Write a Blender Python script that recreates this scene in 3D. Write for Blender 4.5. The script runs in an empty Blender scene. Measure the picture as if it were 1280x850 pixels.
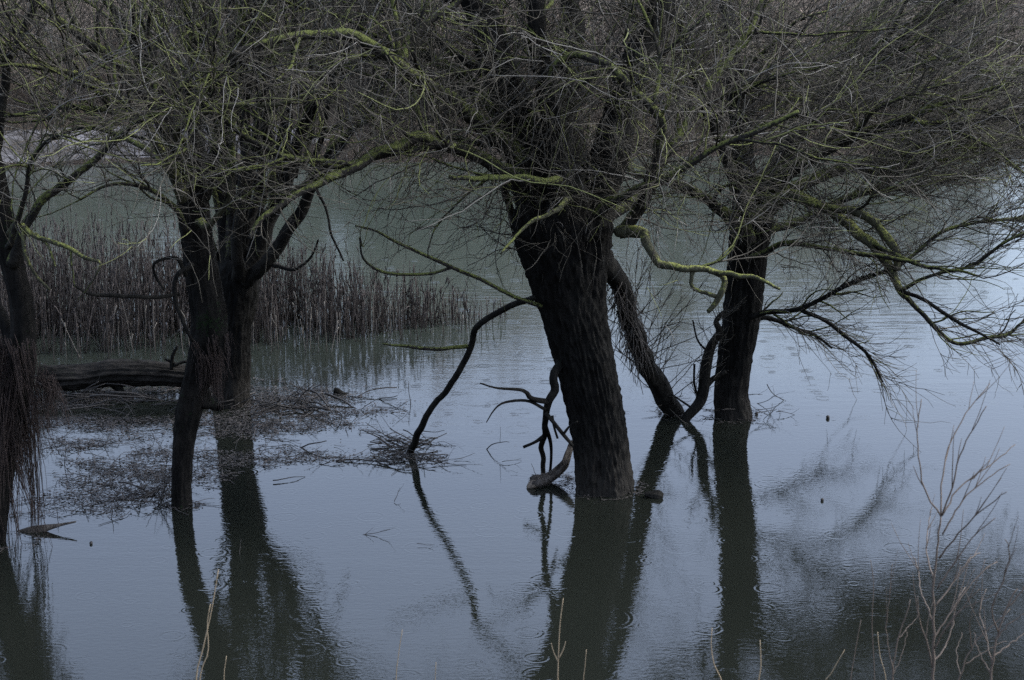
import bpy, math, random
import numpy as np
from mathutils import Vector, noise as mnoise

rng = np.random.default_rng(11)
random.seed(11)
scene = bpy.context.scene
COL = scene.collection
R = math.radians

# ------------------------------------------------------------------ camera
F = 2567.0                       # focal length in photo pixels (1280 wide)
CAM = np.array([0.0, 0.0, 6.2])
PITCH = math.atan(625.0 / F)
cp, sp = math.cos(PITCH), math.sin(PITCH)


def ray(x, y):
    cx = (x - 640.0) / F
    cy = (425.0 - y) / F
    return np.array([cx, cp + cy * sp, -sp + cy * cp])


def at(x, y, Y):                 # the point seen at photo pixel x, y that lies Y metres out
    d = ray(x, y)
    return CAM + d * (Y / d[1])


def wat(x, y, z=0.0):            # the point of the water surface seen at photo pixel x, y
    d = ray(x, y)
    return CAM + d * ((z - CAM[2]) / d[2])


def m_per_px(Y):
    return Y / cp / F


cam_d = bpy.data.cameras.new('camera')
cam_d.sensor_width = 36.0
cam_d.lens = F * 36.0 / 1280.0
cam_d.clip_start = 0.1
cam_d.clip_end = 2000.0
cam_d.dof.use_dof = True
cam_d.dof.focus_distance = 21.0
cam_d.dof.aperture_fstop = 6.3
cam = bpy.data.objects.new('camera', cam_d)
COL.objects.link(cam)
cam.location = CAM
cam.rotation_euler = (math.pi / 2 - PITCH, 0, 0)
scene.camera = cam

# ------------------------------------------------------------------ materials


class NT:
    def __init__(self, name):
        self.m = bpy.data.materials.new(name)
        self.m.use_nodes = True
        self.t = self.m.node_tree
        self.n = self.t.nodes
        self.b = self.n['Principled BSDF']

    def new(self, kind, **kw):
        nd = self.n.new(kind)
        for k, v in kw.items():
            if k[0] == '_':
                setattr(nd, k[1:], v)
            else:
                nd.inputs[k.replace('__', ' ')].default_value = v
        return nd

    def link(self, a, b):
        self.t.links.new(a, b)

    def mapping(self, scale, coord='Object'):
        tc = self.new('ShaderNodeTexCoord')
        mp = self.new('ShaderNodeMapping')
        mp.inputs['Scale'].default_value = scale
        self.link(tc.outputs[coord], mp.inputs['Vector'])
        return mp.outputs['Vector']

    def noise(self, vec, scale, detail=4, rough=0.55):
        nz = self.new('ShaderNodeTexNoise', Scale=scale, Detail=detail, Roughness=rough)
        if vec is not None:
            self.link(vec, nz.inputs['Vector'])
        return nz.outputs['Fac']

    def ramp(self, fac, stops):
        r = self.new('ShaderNodeValToRGB')
        e = r.color_ramp.elements
        while len(e) < len(stops):
            e.new(0.5)
        for i, (p, c) in enumerate(stops):
            e[i].position = p
            e[i].color = (*c, 1) if len(c) == 3 else c
        self.link(fac, r.inputs['Fac'])
        return r.outputs['Color']

    def math(self, op, a, b=None, c=None):
        nd = self.new('ShaderNodeMath', _operation=op)
        for i, v in enumerate((a, b, c)):
            if v is None:
                continue
            if isinstance(v, (int, float)):
                nd.inputs[i].default_value = v
            else:
                self.link(v, nd.inputs[i])
        return nd.outputs[0]

    def mix(self, fac, a, b):
        nd = self.new('ShaderNodeMix', _data_type='RGBA')
        for s, v in (('Factor', fac), ('A', a), ('B', b)):
            sock = [i for i in nd.inputs if i.name == s and (i.type == 'RGBA' or s == 'Factor' and i.type == 'VALUE')][0]
            if isinstance(v, (int, float)):
                sock.default_value = v
            elif isinstance(v, tuple):
                sock.default_value = (*v, 1)
            else:
                self.link(v, sock)
        return [o for o in nd.outputs if o.type == 'RGBA'][0]

    def bump(self, h, strength, dist, normal=None):
        b = self.new('ShaderNodeBump', Strength=strength, Distance=dist)
        self.link(h, b.inputs['Height'])
        if normal is not None:
            self.link(normal, b.inputs['Normal'])
        return b.outputs['Normal']


def bark(name, dark, light, moss, moss_amt, ridges=14.0, up=0.5, rough=0.85, along=(1, 1, 0.22)):
    """furrowed bark; moss grows on upward faces and in noise patches"""
    k = NT(name)
    v = k.mapping(along)
    f1 = k.noise(v, ridges, 5, 0.6)
    v2 = k.mapping((1, 1, 1))
    f2 = k.noise(v2, 5.0, 4, 0.6)
    col = k.ramp(k.math('ADD', k.math('MULTIPLY', f1, 0.6), k.math('MULTIPLY', f2, 0.4)), [(0.36, dark), (0.62, light)])
    g = k.new('ShaderNodeNewGeometry')
    sx = k.new('ShaderNodeSeparateXYZ')
    k.link(g.outputs['Normal'], sx.inputs[0])
    n3 = k.noise(v2, 3.1, 5, 0.65)
    n4 = k.noise(v2, 40.0, 2, 0.5)
    s = k.math('ADD', k.math('MULTIPLY', sx.outputs['Z'], up), k.math('MULTIPLY', k.math('SUBTRACT', n3, 0.5), 3.0))
    s = k.math('ADD', s, moss_amt)
    s = k.math('ADD', s, k.math('MULTIPLY', k.math('SUBTRACT', n4, 0.5), 1.5))
    mf = k.ramp(s, [(0.35, (0, 0, 0)), (0.8, (1, 1, 1))])
    mcol = k.ramp(n4, [(0.3, tuple(c * 0.6 for c in moss)), (0.7, moss)])
    c = k.mix(mf, col, mcol)
    k.link(c, k.b.inputs['Base Color'])
    k.b.inputs['Roughness'].default_value = rough
    k.b.inputs['Specular IOR Level'].default_value = 0.08
    k.link(k.bump(k.math('ADD', f1, k.math('MULTIPLY', n4, 0.25)), 1.0, 0.03), k.b.inputs['Normal'])
    return k.m


def trunk_bark():
    m = bark('furrowed_trunk_bark', (0.003, 0.003, 0.0028), (0.013, 0.0125, 0.011), (0.008, 0.014, 0.006), -0.35)
    t = m.node_tree
    b = t.nodes['Principled BSDF']
    src = b.inputs['Base Color'].links[0].from_socket
    tc = t.nodes.new('ShaderNodeTexCoord')
    sx = t.nodes.new('ShaderNodeSeparateXYZ')
    t.links.new(tc.outputs['Object'], sx.inputs[0])
    nz = t.nodes.new('ShaderNodeTexNoise')
    nz.inputs['Scale'].default_value = 6
    nz.inputs['Detail'].default_value = 5
    t.links.new(tc.outputs['Object'], nz.inputs['Vector'])
    ad = t.nodes.new('ShaderNodeMath')
    ad.operation = 'MULTIPLY_ADD'
    t.links.new(nz.outputs['Fac'], ad.inputs[0])
    ad.inputs[1].default_value = 0.9
    t.links.new(sx.outputs['Z'], ad.inputs[2])
    mr = t.nodes.new('ShaderNodeMapRange')       # dried silt left by earlier floods, up to knee height
    mr.inputs['From Min'].default_value = 0.25
    mr.inputs['From Max'].default_value = 1.05
    mr.inputs['To Min'].default_value = 0.75
    mr.inputs['To Max'].default_value = 0.0
    t.links.new(ad.outputs[0], mr.inputs['Value'])
    mx = t.nodes.new('ShaderNodeMix')
    mx.data_type = 'RGBA'
    t.links.new(mr.outputs[0], mx.inputs[0])
    t.links.new(src, mx.inputs[6])
    mx.inputs[7].default_value = (0.042, 0.038, 0.032, 1)
    t.links.new(mx.outputs[2], b.inputs['Base Color'])
    return m


def twigm(name, a, b, rough=0.75):
    k = NT(name)
    g = k.new('ShaderNodeNewGeometry')
    v = k.mapping((1, 1, 1))
    n = k.noise(v, 2.3, 3)
    f = k.math('ADD', k.math('MULTIPLY', g.outputs['Random Per Island'], 0.6), k.math('MULTIPLY', n, 0.4))
    k.link(k.ramp(f, [(0.15, a), (0.85, b)]), k.b.inputs['Base Color'])
    k.b.inputs['Roughness'].default_value = rough
    k.b.inputs['Specular IOR Level'].default_value = 0.3
    return k.m


M = {}
M['bark_black'] = bark('wet_black_bark', (0.004, 0.004, 0.0038), (0.021, 0.020, 0.017), (0.010, 0.016, 0.007), -0.35)
M['bark_mossy'] = bark('mossy_bark', (0.004, 0.004, 0.0036), (0.017, 0.0155, 0.0135), (0.011, 0.023, 0.008), 0.0)
M['bark_trunk'] = trunk_bark()
M['bark_log'] = bark('log_bark', (0.005, 0.005, 0.0045), (0.034, 0.031, 0.027), (0.012, 0.018, 0.008), -0.35, along=(0.22, 1, 1))
M['limb_moss'] = bark('limb_bark', (0.010, 0.010, 0.009), (0.040, 0.037, 0.032), (0.125, 0.142, 0.045), 0.36, 20, 0.6)
M['limb_green'] = bark('bright_moss_bark', (0.03, 0.03, 0.02), (0.08, 0.08, 0.05), (0.235, 0.25, 0.075), 0.16, 20, 0.5)
M['twig_brown'] = twigm('brown_twig', (0.018, 0.0165, 0.0125), (0.094, 0.084, 0.063))
M['twig_grey'] = twigm('grey_twig', (0.09, 0.087, 0.074), (0.27, 0.255, 0.225))
M['twig_moss'] = twigm('mossy_twig', (0.04, 0.046, 0.018), (0.19, 0.205, 0.072))
M['root'] = twigm('root_fibre', (0.010, 0.0075, 0.0065), (0.052, 0.037, 0.031), 0.9)
M['reed'] = twigm('reed_stem', (0.020, 0.0175, 0.016), (0.092, 0.078, 0.069), 0.85)
M['reed_pale'] = twigm('pale_reed_stem', (0.06, 0.055, 0.048), (0.22, 0.20, 0.17), 0.85)
M['straw'] = twigm('dry_straw', (0.20, 0.15, 0.09), (0.36, 0.29, 0.19), 0.8)
M['sapling'] = twigm('sapling_bark', (0.07, 0.056, 0.044), (0.16, 0.127, 0.10), 0.7)
M['shrub'] = twigm('shrub_twig', (0.10, 0.083, 0.068), (0.31, 0.255, 0.205), 0.85)
M['stick'] = twigm('wet_stick', (0.012, 0.011, 0.010), (0.05, 0.044, 0.038), 0.6)
M['litter'] = twigm('wet_leaf_litter', (0.005, 0.0046, 0.0042), (0.080, 0.070, 0.062), 0.7)
M['pale_wood'] = bark('pale_driftwood', (0.02, 0.018, 0.016), (0.11, 0.098, 0.085), (0.04, 0.05, 0.02), -0.9)
M['cut_wood'] = bark('cut_wood', (0.12, 0.10, 0.075), (0.24, 0.20, 0.16), (0.04, 0.05, 0.02), -1.5)
M['grass'] = twigm('dry_grass', (0.06, 0.05, 0.036), (0.21, 0.17, 0.115), 0.9)


def ground_mat():
    k = NT('bank_soil')
    v = k.mapping((1, 1, 1))
    n = k.math('ADD', k.math('MULTIPLY', k.noise(v, 0.25, 5), 0.55), k.math('MULTIPLY', k.noise(v, 6, 5), 0.45))
    k.link(k.ramp(n, [(0.35, (0.030, 0.024, 0.020)), (0.55, (0.065, 0.052, 0.042)), (0.7, (0.12, 0.098, 0.07))]), k.b.inputs['Base Color'])
    k.b.inputs['Roughness'].default_value = 0.95
    k.b.inputs['Specular IOR Level'].default_value = 0.1
    k.link(k.bump(k.noise(v, 9, 6, .7), 1, .1), k.b.inputs['Normal'])
    return k.m


def mud_mat():
    k = NT('pale_mud')
    v = k.mapping((0.3, 1, 1))
    n = k.noise(v, 2.2, 6, .65)
    k.link(k.ramp(n, [(0.38, (0.05, 0.046, 0.043)), (0.66, (0.21, 0.20, 0.205))]), k.b.inputs['Base Color'])
    k.b.inputs['Roughness'].default_value = 0.7
    k.link(k.bump(n, 1, .06), k.b.inputs['Normal'])
    return k.m


def water_mat():
    k = NT('flood_water')
    b = k.b
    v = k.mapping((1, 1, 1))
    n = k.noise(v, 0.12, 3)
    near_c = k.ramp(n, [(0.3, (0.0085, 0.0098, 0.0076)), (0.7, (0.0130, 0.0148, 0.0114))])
    # far base colour painted lighter and greener, for sky light off the roughened pool
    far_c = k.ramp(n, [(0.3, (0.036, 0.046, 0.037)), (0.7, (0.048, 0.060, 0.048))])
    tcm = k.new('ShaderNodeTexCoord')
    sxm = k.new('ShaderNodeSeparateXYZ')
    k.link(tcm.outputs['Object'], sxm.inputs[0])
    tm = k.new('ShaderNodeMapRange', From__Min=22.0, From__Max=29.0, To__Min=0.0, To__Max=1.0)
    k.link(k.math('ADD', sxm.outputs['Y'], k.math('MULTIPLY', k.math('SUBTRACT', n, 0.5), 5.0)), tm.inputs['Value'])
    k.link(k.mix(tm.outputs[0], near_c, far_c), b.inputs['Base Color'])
    b.inputs['Roughness'].default_value = 0.02
    b.inputs['IOR'].default_value = 1.43
    # capillary ripples: fine, everywhere; wind ripples: in drifting patches; rain rings: in some cells
    fine = k.noise(k.mapping((1.0, 1.7, 1)), 15.0, 2, 0.5)
    wind = k.noise(k.mapping((0.55, 2.6, 1)), 2.3, 3, 0.5)
    patch = k.ramp(k.noise(k.mapping((0.6, 1, 1)), 0.22, 3, 0.6), [(0.46, (0.05, 0.05, 0.05)), (0.66, (1, 1, 1))])
    # farther out the wind reaches the open pool
    tc = k.new('ShaderNodeTexCoord')
    sx = k.new('ShaderNodeSeparateXYZ')
    k.link(tc.outputs['Object'], sx.inputs[0])
    far = k.new('ShaderNodeMapRange', From__Min=20.5, From__Max=27.0, To__Min=0.20, To__Max=1.0)
    k.link(sx.outputs['Y'], far.inputs['Value'])
    rgh = k.new('ShaderNodeMapRange', From__Min=22.0, From__Max=30.0, To__Min=0.02, To__Max=0.10)   # drizzle-roughened open pool
    k.link(sx.outputs['Y'], rgh.inputs['Value'])
    k.link(rgh.outputs[0], b.inputs['Roughness'])
    wind_h = k.math('MULTIPLY', k.math('MULTIPLY', wind, k.math('ADD', patch, 0.25)), far.outputs[0])

    def rings(scale, freq, rad, seed, share):
        mp = k.new('ShaderNodeMapping')
        mp.inputs['Location'].default_value = (seed, seed * 1.7, 0)
        k.link(tc.outputs['Object'], mp.inputs['Vector'])
        vo = k.new('ShaderNodeTexVoronoi', _voronoi_dimensions='2D', Scale=scale, Randomness=1.0)
        k.link(mp.outputs['Vector'], vo.inputs['Vector'])
        sc = k.new('ShaderNodeSeparateColor')
        k.link(vo.outputs['Color'], sc.inputs[0])
        d = k.math('DIVIDE', vo.outputs['Distance'], scale)      # metres
        rr = k.math('MULTIPLY', sc.outputs['Green'], rad)
        x = k.math('SUBTRACT', d, k.math('ADD', rr, 0.03))
        env = k.math('EXPONENT', k.math('MULTIPLY', k.math('MULTIPLY', x, x), -1100.0))
        w = k.math('MULTIPLY', k.math('SINE', k.math('MULTIPLY', x, freq)), env)
        on = k.math('LESS_THAN', sc.outputs['Red'], share)
        return k.math('MULTIPLY', w, on)
    rg = k.math('ADD', k.math('MULTIPLY', k.math('MULTIPLY', rings(2.6, 170.0, 0.05, 5.0, 0.35), far.outputs[0]), 3.0), k.math('ADD', rings(0.9, 95.0, 0.28, 3.0, 0.40), rings(2.1, 120.0, 0.11, 9.0, 0.5)))
    h = k.math('ADD', k.math('MULTIPLY', fine, 0.0010), k.math('MULTIPLY', wind_h, 0.0072))
    h = k.math('ADD', h, k.math('MULTIPLY', rg, 0.00032))
    k.link(k.bump(h, 1.0, 1.0), b.inputs['Normal'])
    return k.m


M['ground'] = ground_mat()
M['mud'] = mud_mat()
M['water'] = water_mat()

# ------------------------------------------------------------------ mesh helpers


def tag(o, label=None, cat=None, group=None, kind=None):
    for k, v in (('label', label), ('category', cat), ('group', group), ('kind', kind)):
        if v:
            o[k] = v
    return o


def empty(name, loc, label, cat, group=None):
    o = bpy.data.objects.new(name, None)
    o.empty_display_size = 0.2
    o.location = loc
    COL.objects.link(o)
    return tag(o, label, cat, group)


def mesh_data(name, V, Q, mats, mi=None, smooth=True):
    me = bpy.data.meshes.new(name)
    V = np.asarray(V, np.float32)
    Q = np.asarray(Q, np.int32)
    w = Q.shape[1]
    me.vertices.add(len(V))
    me.vertices.foreach_set('co', V.ravel())
    me.loops.add(Q.size)
    me.loops.foreach_set('vertex_index', Q.ravel())
    me.polygons.add(len(Q))
    me.polygons.foreach_set('loop_start', np.arange(0, Q.size, w, dtype=np.int32))
    for m in (mats if isinstance(mats, (list, tuple)) else [mats]):
        me.materials.append(M[m])
    if mi is not None:
        me.polygons.foreach_set('material_index', np.asarray(mi, np.int32))
    me.polygons.foreach_set('use_smooth', np.full(len(Q), smooth))
    me.update(calc_edges=True)
    return me


def obj(name, me, parent=None, base=None):
    """links a mesh given in world metres under its thing (or alone, with its origin moved to base)"""
    o = bpy.data.objects.new(name, me)
    COL.objects.link(o)
    if parent is not None:
        o.parent = parent
        root = parent
        off = np.array([0.0, 0, 0])
        while root is not None:
            off += np.array(root.location)
            root = root.parent
        o.location = (0, 0, 0)
        shift(me, -off)
    elif base is not None:
        shift(me, -np.asarray(base))
        o.location = base
    return o


def shift(me, d):
    n = len(me.vertices)
    a = np.empty(n * 3, np.float32)
    me.vertices.foreach_get('co', a)
    a = a.reshape(-1, 3) + np.asarray(d, np.float32)
    me.vertices.foreach_set('co', a.ravel())
    me.update()


def tubes(P, Rr, k=3, cap=True):
    """P (N,M,3) centre lines, Rr (N,M) radii -> verts, quads. Ends are drawn to a point when cap."""
    P = np.asarray(P, float)
    Rr = np.asarray(Rr, float)
    if cap:
        t0 = P[:, :1] - (P[:, 1:2] - P[:, :1]) * 1e-3
        t1 = P[:, -1:] + (P[:, -1:] - P[:, -2:-1]) * 1e-3
        P = np.concatenate([t0, P, t1], 1)
        z = np.full((len(P), 1), 1e-4)
        Rr = np.concatenate([z, Rr, z], 1)
    N, m, _ = P.shape
    T = np.gradient(P, axis=1)
    if cap and m > 4:
        T[:, 0] = T[:, 1] = P[:, 2] - P[:, 1]
        T[:, -1] = T[:, -2] = P[:, -2] - P[:, -3]
    T /= np.linalg.norm(T, axis=2, keepdims=True) + 1e-12
    av = P[:, -1] - P[:, 0]
    ax = np.argmin(np.abs(av), axis=1)
    ref = np.eye(3)[ax][:, None, :]
    U = np.cross(T, np.broadcast_to(ref, T.shape))
    U /= np.linalg.norm(U, axis=2, keepdims=True) + 1e-12
    W = np.cross(T, U)
    a = np.arange(k) * (2 * math.pi / k)
    V = P[:, :, None, :] + Rr[:, :, None, None] * (U[:, :, None, :] * np.cos(a)[None, None, :, None] + W[:, :, None, :] * np.sin(a)[None, None, :, None])
    idx = np.arange(N * m * k).reshape(N, m, k)
    a0 = idx[:, :-1]
    a1 = idx[:, 1:]
    b0 = np.roll(a0, -1, axis=2)
    b1 = np.roll(a1, -1, axis=2)
    Q = np.stack([a0, b0, b1, a1], -1).reshape(-1, 4)
    return V.reshape(-1, 3), Q


def join(parts):
    V, Q, MI, off = [], [], [], 0
    for p in parts:
        v, q = p[0], p[1]
        V.append(v)
        Q.append(q + off)
        MI.append(np.full(len(q), p[2] if len(p) > 2 else 0, np.int32) if not (len(p) > 2 and isinstance(p[2], np.ndarray)) else p[2])
        off += len(v)
    return np.concatenate(V), np.concatenate(Q), np.concatenate(MI)


def spline(pts, n):
    """Catmull-Rom through pts (k, d), n samples evenly spaced along the curve"""
    p = np.asarray(pts, float)
    p = np.vstack([2 * p[0] - p[1], p, 2 * p[-1] - p[-2]])
    out = []
    s = 14
    for i in range(1, len(p) - 2):
        t = np.linspace(0, 1, s, endpoint=False)[:, None]
        a, b, c, d = p[i - 1], p[i], p[i + 1], p[i + 2]
        out.append(0.5 * ((2 * b) + (-a + c) * t + (2 * a - 5 * b + 4 * c - d) * t ** 2 + (-a + 3 * b - 3 * c + d) * t ** 3))
    out = np.vstack(out + [p[-2][None]])
    L = np.r_[0, np.cumsum(np.linalg.norm(np.diff(out[:, :3], axis=0), axis=1))]
    tt = np.linspace(0, L[-1], n)
    return np.stack([np.interp(tt, L, out[:, j]) for j in range(out.shape[1])], 1)


def unit(v):
    return v / (np.linalg.norm(v, axis=-1, keepdims=True) + 1e-12)


def grow(S, D, L, r0, m, wig, trop, tip=0.35):
    """N curved shoots: start S, direction D, length L, base radius r0; trop (3,) bends them"""
    N = len(S)
    D = unit(D)
    P = [S]
    step = (L / (m - 1))[:, None]
    bend = rng.normal(0, wig * 0.5, (N, 3))
    for i in range(m - 1):
        D = unit(D + bend * 0.6 + rng.normal(0, wig, (N, 3)) + np.asarray(trop) / (m - 1))
        P.append(P[-1] + D * step)
    P = np.stack(P, 1)
    Rr = r0[:, None] * np.linspace(1, tip, m)[None]
    return P, Rr


def kids(P, Rr, n, t0, t1, ang, bias=(0, 0, 0)):
    """n shoots starting on the lines P: start points, directions, parent radius there"""
    N, m, _ = P.shape
    L = np.linalg.norm(np.diff(P, axis=1), axis=2).sum(1)
    i = rng.choice(N, n, p=L / L.sum())
    t = rng.uniform(t0, t1, n) * (m - 1)
    j = np.minimum(t.astype(int), m - 2)
    f = (t - j)[:, None]
    S = P[i, j] * (1 - f) + P[i, j + 1] * f
    T = unit(P[i, j + 1] - P[i, j])
    q = rng.normal(0, 1, (n, 3))
    q = unit(q - (q * T).sum(1, keepdims=True) * T)
    a = rng.uniform(ang[0], ang[1], n)[:, None]
    D = unit(T * np.cos(a) + q * np.sin(a) + np.asarray(bias))
    r = Rr[i, j] * (1 - f[:, 0]) + Rr[i, j + 1] * f[:, 0]
    return S, D, r, i


def gnarl(C, Rr, k, amp, lobes, seed, flare=0.0):
    """a thick barked limb: k sides, furrowed by lobes, swelling and lumpy; flare widens the foot"""
    m = len(C)
    V, Q = tubes(C[None], Rr[None], k, cap=True)
    V = V.reshape(m + 2, k, 3)
    Cc = np.vstack([C[:1], C, C[-1:]])
    Ls = np.r_[0, 0, np.cumsum(np.linalg.norm(np.diff(C, axis=0), axis=1))]
    Ls = np.r_[Ls, Ls[-1]]
    for i in range(1, m + 1):
        for j in range(k):
            a = 2 * math.pi * j / k
            d = V[i, j] - Cc[i]
            r = np.linalg.norm(d)
            z = Cc[i][2]
            x, y = math.cos(a), math.sin(a)
            n1 = mnoise.noise(Vector((x * 1.1 + seed, y * 1.1, z * 0.9)))
            n2 = mnoise.noise(Vector((x * lobes / 5 + seed * 3, y * lobes / 5, z * 0.7)))
            n3 = mnoise.noise(Vector((x * lobes / 2.2, y * lobes / 2.2 + seed, z * 1.6)))
            s = 1 + amp * (0.9 * n1 + 0.55 * (abs(n2) - 0.25) + 0.45 * n3)
            if k >= 60:           # deep broken furrows
                u = a * k * .02 + n1 * 1.2
                q = mnoise.noise(Vector((math.cos(a) * 9.5 + n3 * .6, math.sin(a) * 9.5 + seed, Ls[i] * 4.4)))
                q2 = mnoise.noise(Vector((math.cos(a) * 20, math.sin(a) * 20 + seed, Ls[i] * 11.0)))
                s += .075 * (0.5 - min(1, abs(q) * 3.0)) + .045 * q2
            if flare:
                e = math.exp(-max(z, 0) * 3.0)
                s += flare * e * (0.6 + 0.6 * math.sin(a * 5 + seed + n1 * 2))
            V[i, j] = Cc[i] + d * s
    return V.reshape(-1, 3), Q


def locks(anchors, per, Lmin, Lmax, rmin, rmax, spread=.05, wig=.05):
    """matted root locks: bundles of strands that start together and hang to ragged, uneven ends"""
    out = []
    for c in anchors:
        n = max(3, int(per * rng.uniform(.5, 1.5)))
        L = rng.uniform(Lmin, Lmax)
        d0 = np.array([rng.normal(0, .16), rng.normal(0, .16), -1.0])
        core, _ = grow(c[None], d0[None], np.array([L]), np.array([.01]), 10, wig, (0, 0, -.5))
        core = core[0]
        off = rng.normal(0, spread, (n, 1, 3)) * np.linspace(1, .35, 10)[None, :, None]
        off = off + np.cumsum(rng.normal(0, .008, (n, 10, 3)), 1)
        P = core[None] + off
        t_end = rng.uniform(.35, 1.08, n)
        P = np.stack([np.stack([np.interp(np.linspace(0, 1, 10) * te, np.linspace(0, 1.1, 10), P[q, :, a]) for a in range(3)], 1) for q, te in enumerate(t_end)])
        P[:, :, 2] = np.maximum(P[:, :, 2], -.05)
        Rr = rng.uniform(rmin, rmax, n)[:, None] * np.linspace(1, .45, 10)[None]
        out.append(tubes(P, Rr, 3))
    V, Q, mi = join(out)
    return V, Q


def px_line(pts, Y, n):
    """pts: (x, y, width px, depth offset m[, ...]) in photo pixels -> centres (n,3), radii (n)"""
    q = []
    for p in pts:
        d = Y + (p[3] if len(p) > 3 else 0.0)
        c = at(p[0], p[1], d)
        q.append([*c, p[2] * 0.5 * m_per_px(d)])
    q = np.array(q)
    s = spline(q, n)
    return s[:, :3], np.maximum(s[:, 3], 0.002)


# ------------------------------------------------------------------ world and light
SUN_EL, SUN_AZ = R(46), R(82)
world = bpy.data.worlds.new('World')
scene.world = world
world.use_nodes = True
wt = world.node_tree
sky = wt.nodes.new('ShaderNodeTexSky')
sky.sky_type = 'NISHITA'
sky.sun_disc = False
sky.sun_elevation = SUN_EL
sky.sun_rotation = SUN_AZ
sky.air_density = 1.0
sky.dust_density = 3.0
sky.ozone_density = 8.0
bg = wt.nodes['Background']
bg.inputs['Strength'].default_value = 0.13
veil = wt.nodes.new('ShaderNodeHueSaturation')       # thin overcast greys the blue of the sky
veil.inputs['Saturation'].default_value = 0.62
wt.links.new(sky.outputs['Color'], veil.inputs['Color'])
wt.links.new(veil.outputs['Color'], bg.inputs['Color'])
sun_d = bpy.data.lights.new('sun', 'SUN')
sun_d.energy = 0.8
sun_d.angle = R(35)
sun_d.color = (1.0, 0.97, 0.93)
sun = bpy.data.objects.new('sun', sun_d)
COL.objects.link(sun)
sun_dir = Vector((math.sin(SUN_AZ) * math.cos(SUN_EL), math.cos(SUN_AZ) * math.cos(SUN_EL), math.sin(SUN_EL)))
sun.rotation_euler = sun_dir.to_track_quat('Z', 'Y').to_euler()
sun.location = (0, 60, 40)
scene.view_settings.view_transform = 'Standard'
scene.view_settings.look = 'None'
scene.view_settings.exposure = 1.80
scene.view_settings.gamma = 1.0
scene.render.engine = 'CYCLES'
scene.cycles.use_denoising = False
scene.cycles.max_bounces = 6
scene.cycles.diffuse_bounces = 2
scene.cycles.glossy_bounces = 3

# ------------------------------------------------------------------ ground and water


def shore(x):
    return 40.6 + 0.10 * max(x, -30) + 0.9 * mnoise.noise(Vector((x * 0.21, 3.3, 0))) + (0.035 * max(x - 4, 0) ** 2 if x < 14 else 3.5)


def height(x, y):
    s = shore(x)
    near = 13.6 + 0.5 * mnoise.noise(Vector((x * 0.3, 9.1, 0)))
    n = mnoise.fractal(Vector((x * 0.16, y * 0.16, 1.7)), 1.0, 2.0, 4)
    if y < near:
        return (near - y) * 0.33 + n * 0.06 * min(1, near - y)
    if y > s:
        u = y - s
        low = 1 - 0.62 * min(1, max(0, (x - 7.5) / 5.5))
        return (2.3 * (1 - math.exp(-u / 4.5)) + min(u, 45) * 0.135) * low + n * 0.22 * min(1, u / 2)
    e = min(y - near, s - y)
    return -1.1 * (1 - math.exp(-e / 1.8))


xs = np.unique(np.r_[np.linspace(-160, -20, 24), np.linspace(-20, 24, 90), np.linspace(24, 170, 24)])
ys = np.unique(np.r_[np.linspace(-30, 12, 22), np.linspace(12, 16, 9), np.linspace(16, 38, 12), np.linspace(38, 64, 80), np.linspace(64, 400, 40)])
GV = np.array([[x, y, height(x, y)] for y in ys for x in xs])
gi = np.arange(len(GV)).reshape(len(ys), len(xs))
GQ = np.stack([gi[:-1, :-1], gi[:-1, 1:], gi[1:, 1:], gi[1:, :-1]], -1).reshape(-1, 4)
tag(obj('ground', mesh_data('ground', GV, GQ, 'ground')), 'brown soil of the two banks and the flooded bed', None, None, 'structure')

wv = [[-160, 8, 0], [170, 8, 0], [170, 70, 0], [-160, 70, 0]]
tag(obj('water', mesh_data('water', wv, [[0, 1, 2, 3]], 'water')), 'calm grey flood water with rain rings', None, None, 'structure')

# pale mud bar that shows through the twigs at the far left
bx = np.linspace(-16, -3.5, 60)
bv = []
for x in bx:
    yc = shore(x) + 0.55
    hw = 0.5 * math.sqrt(max(0.02, min(1, (-3.4 - x) / 3))) + 0.3 * mnoise.noise(Vector((x * .7, 0, 0)))
    for t in np.linspace(-1, 1, 9):
        bv.append([x, yc + hw * t, 0.12 * (1 - t * t) * min(1, (-3.4 - x)) - 0.03 + max(0, height(x, yc + hw * t))])
bi = np.arange(len(bv)).reshape(60, 9)
bq = np.stack([bi[:-1, :-1], bi[1:, :-1], bi[1:, 1:], bi[:-1, 1:]], -1).reshape(-1, 4)
tag(obj('shore', mesh_data('shore', bv, bq, 'mud')), 'pale mud bar along the foot of the far bank', None, None, 'structure')

# ------------------------------------------------------------------ far bank: shrubs and dry grass


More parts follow.
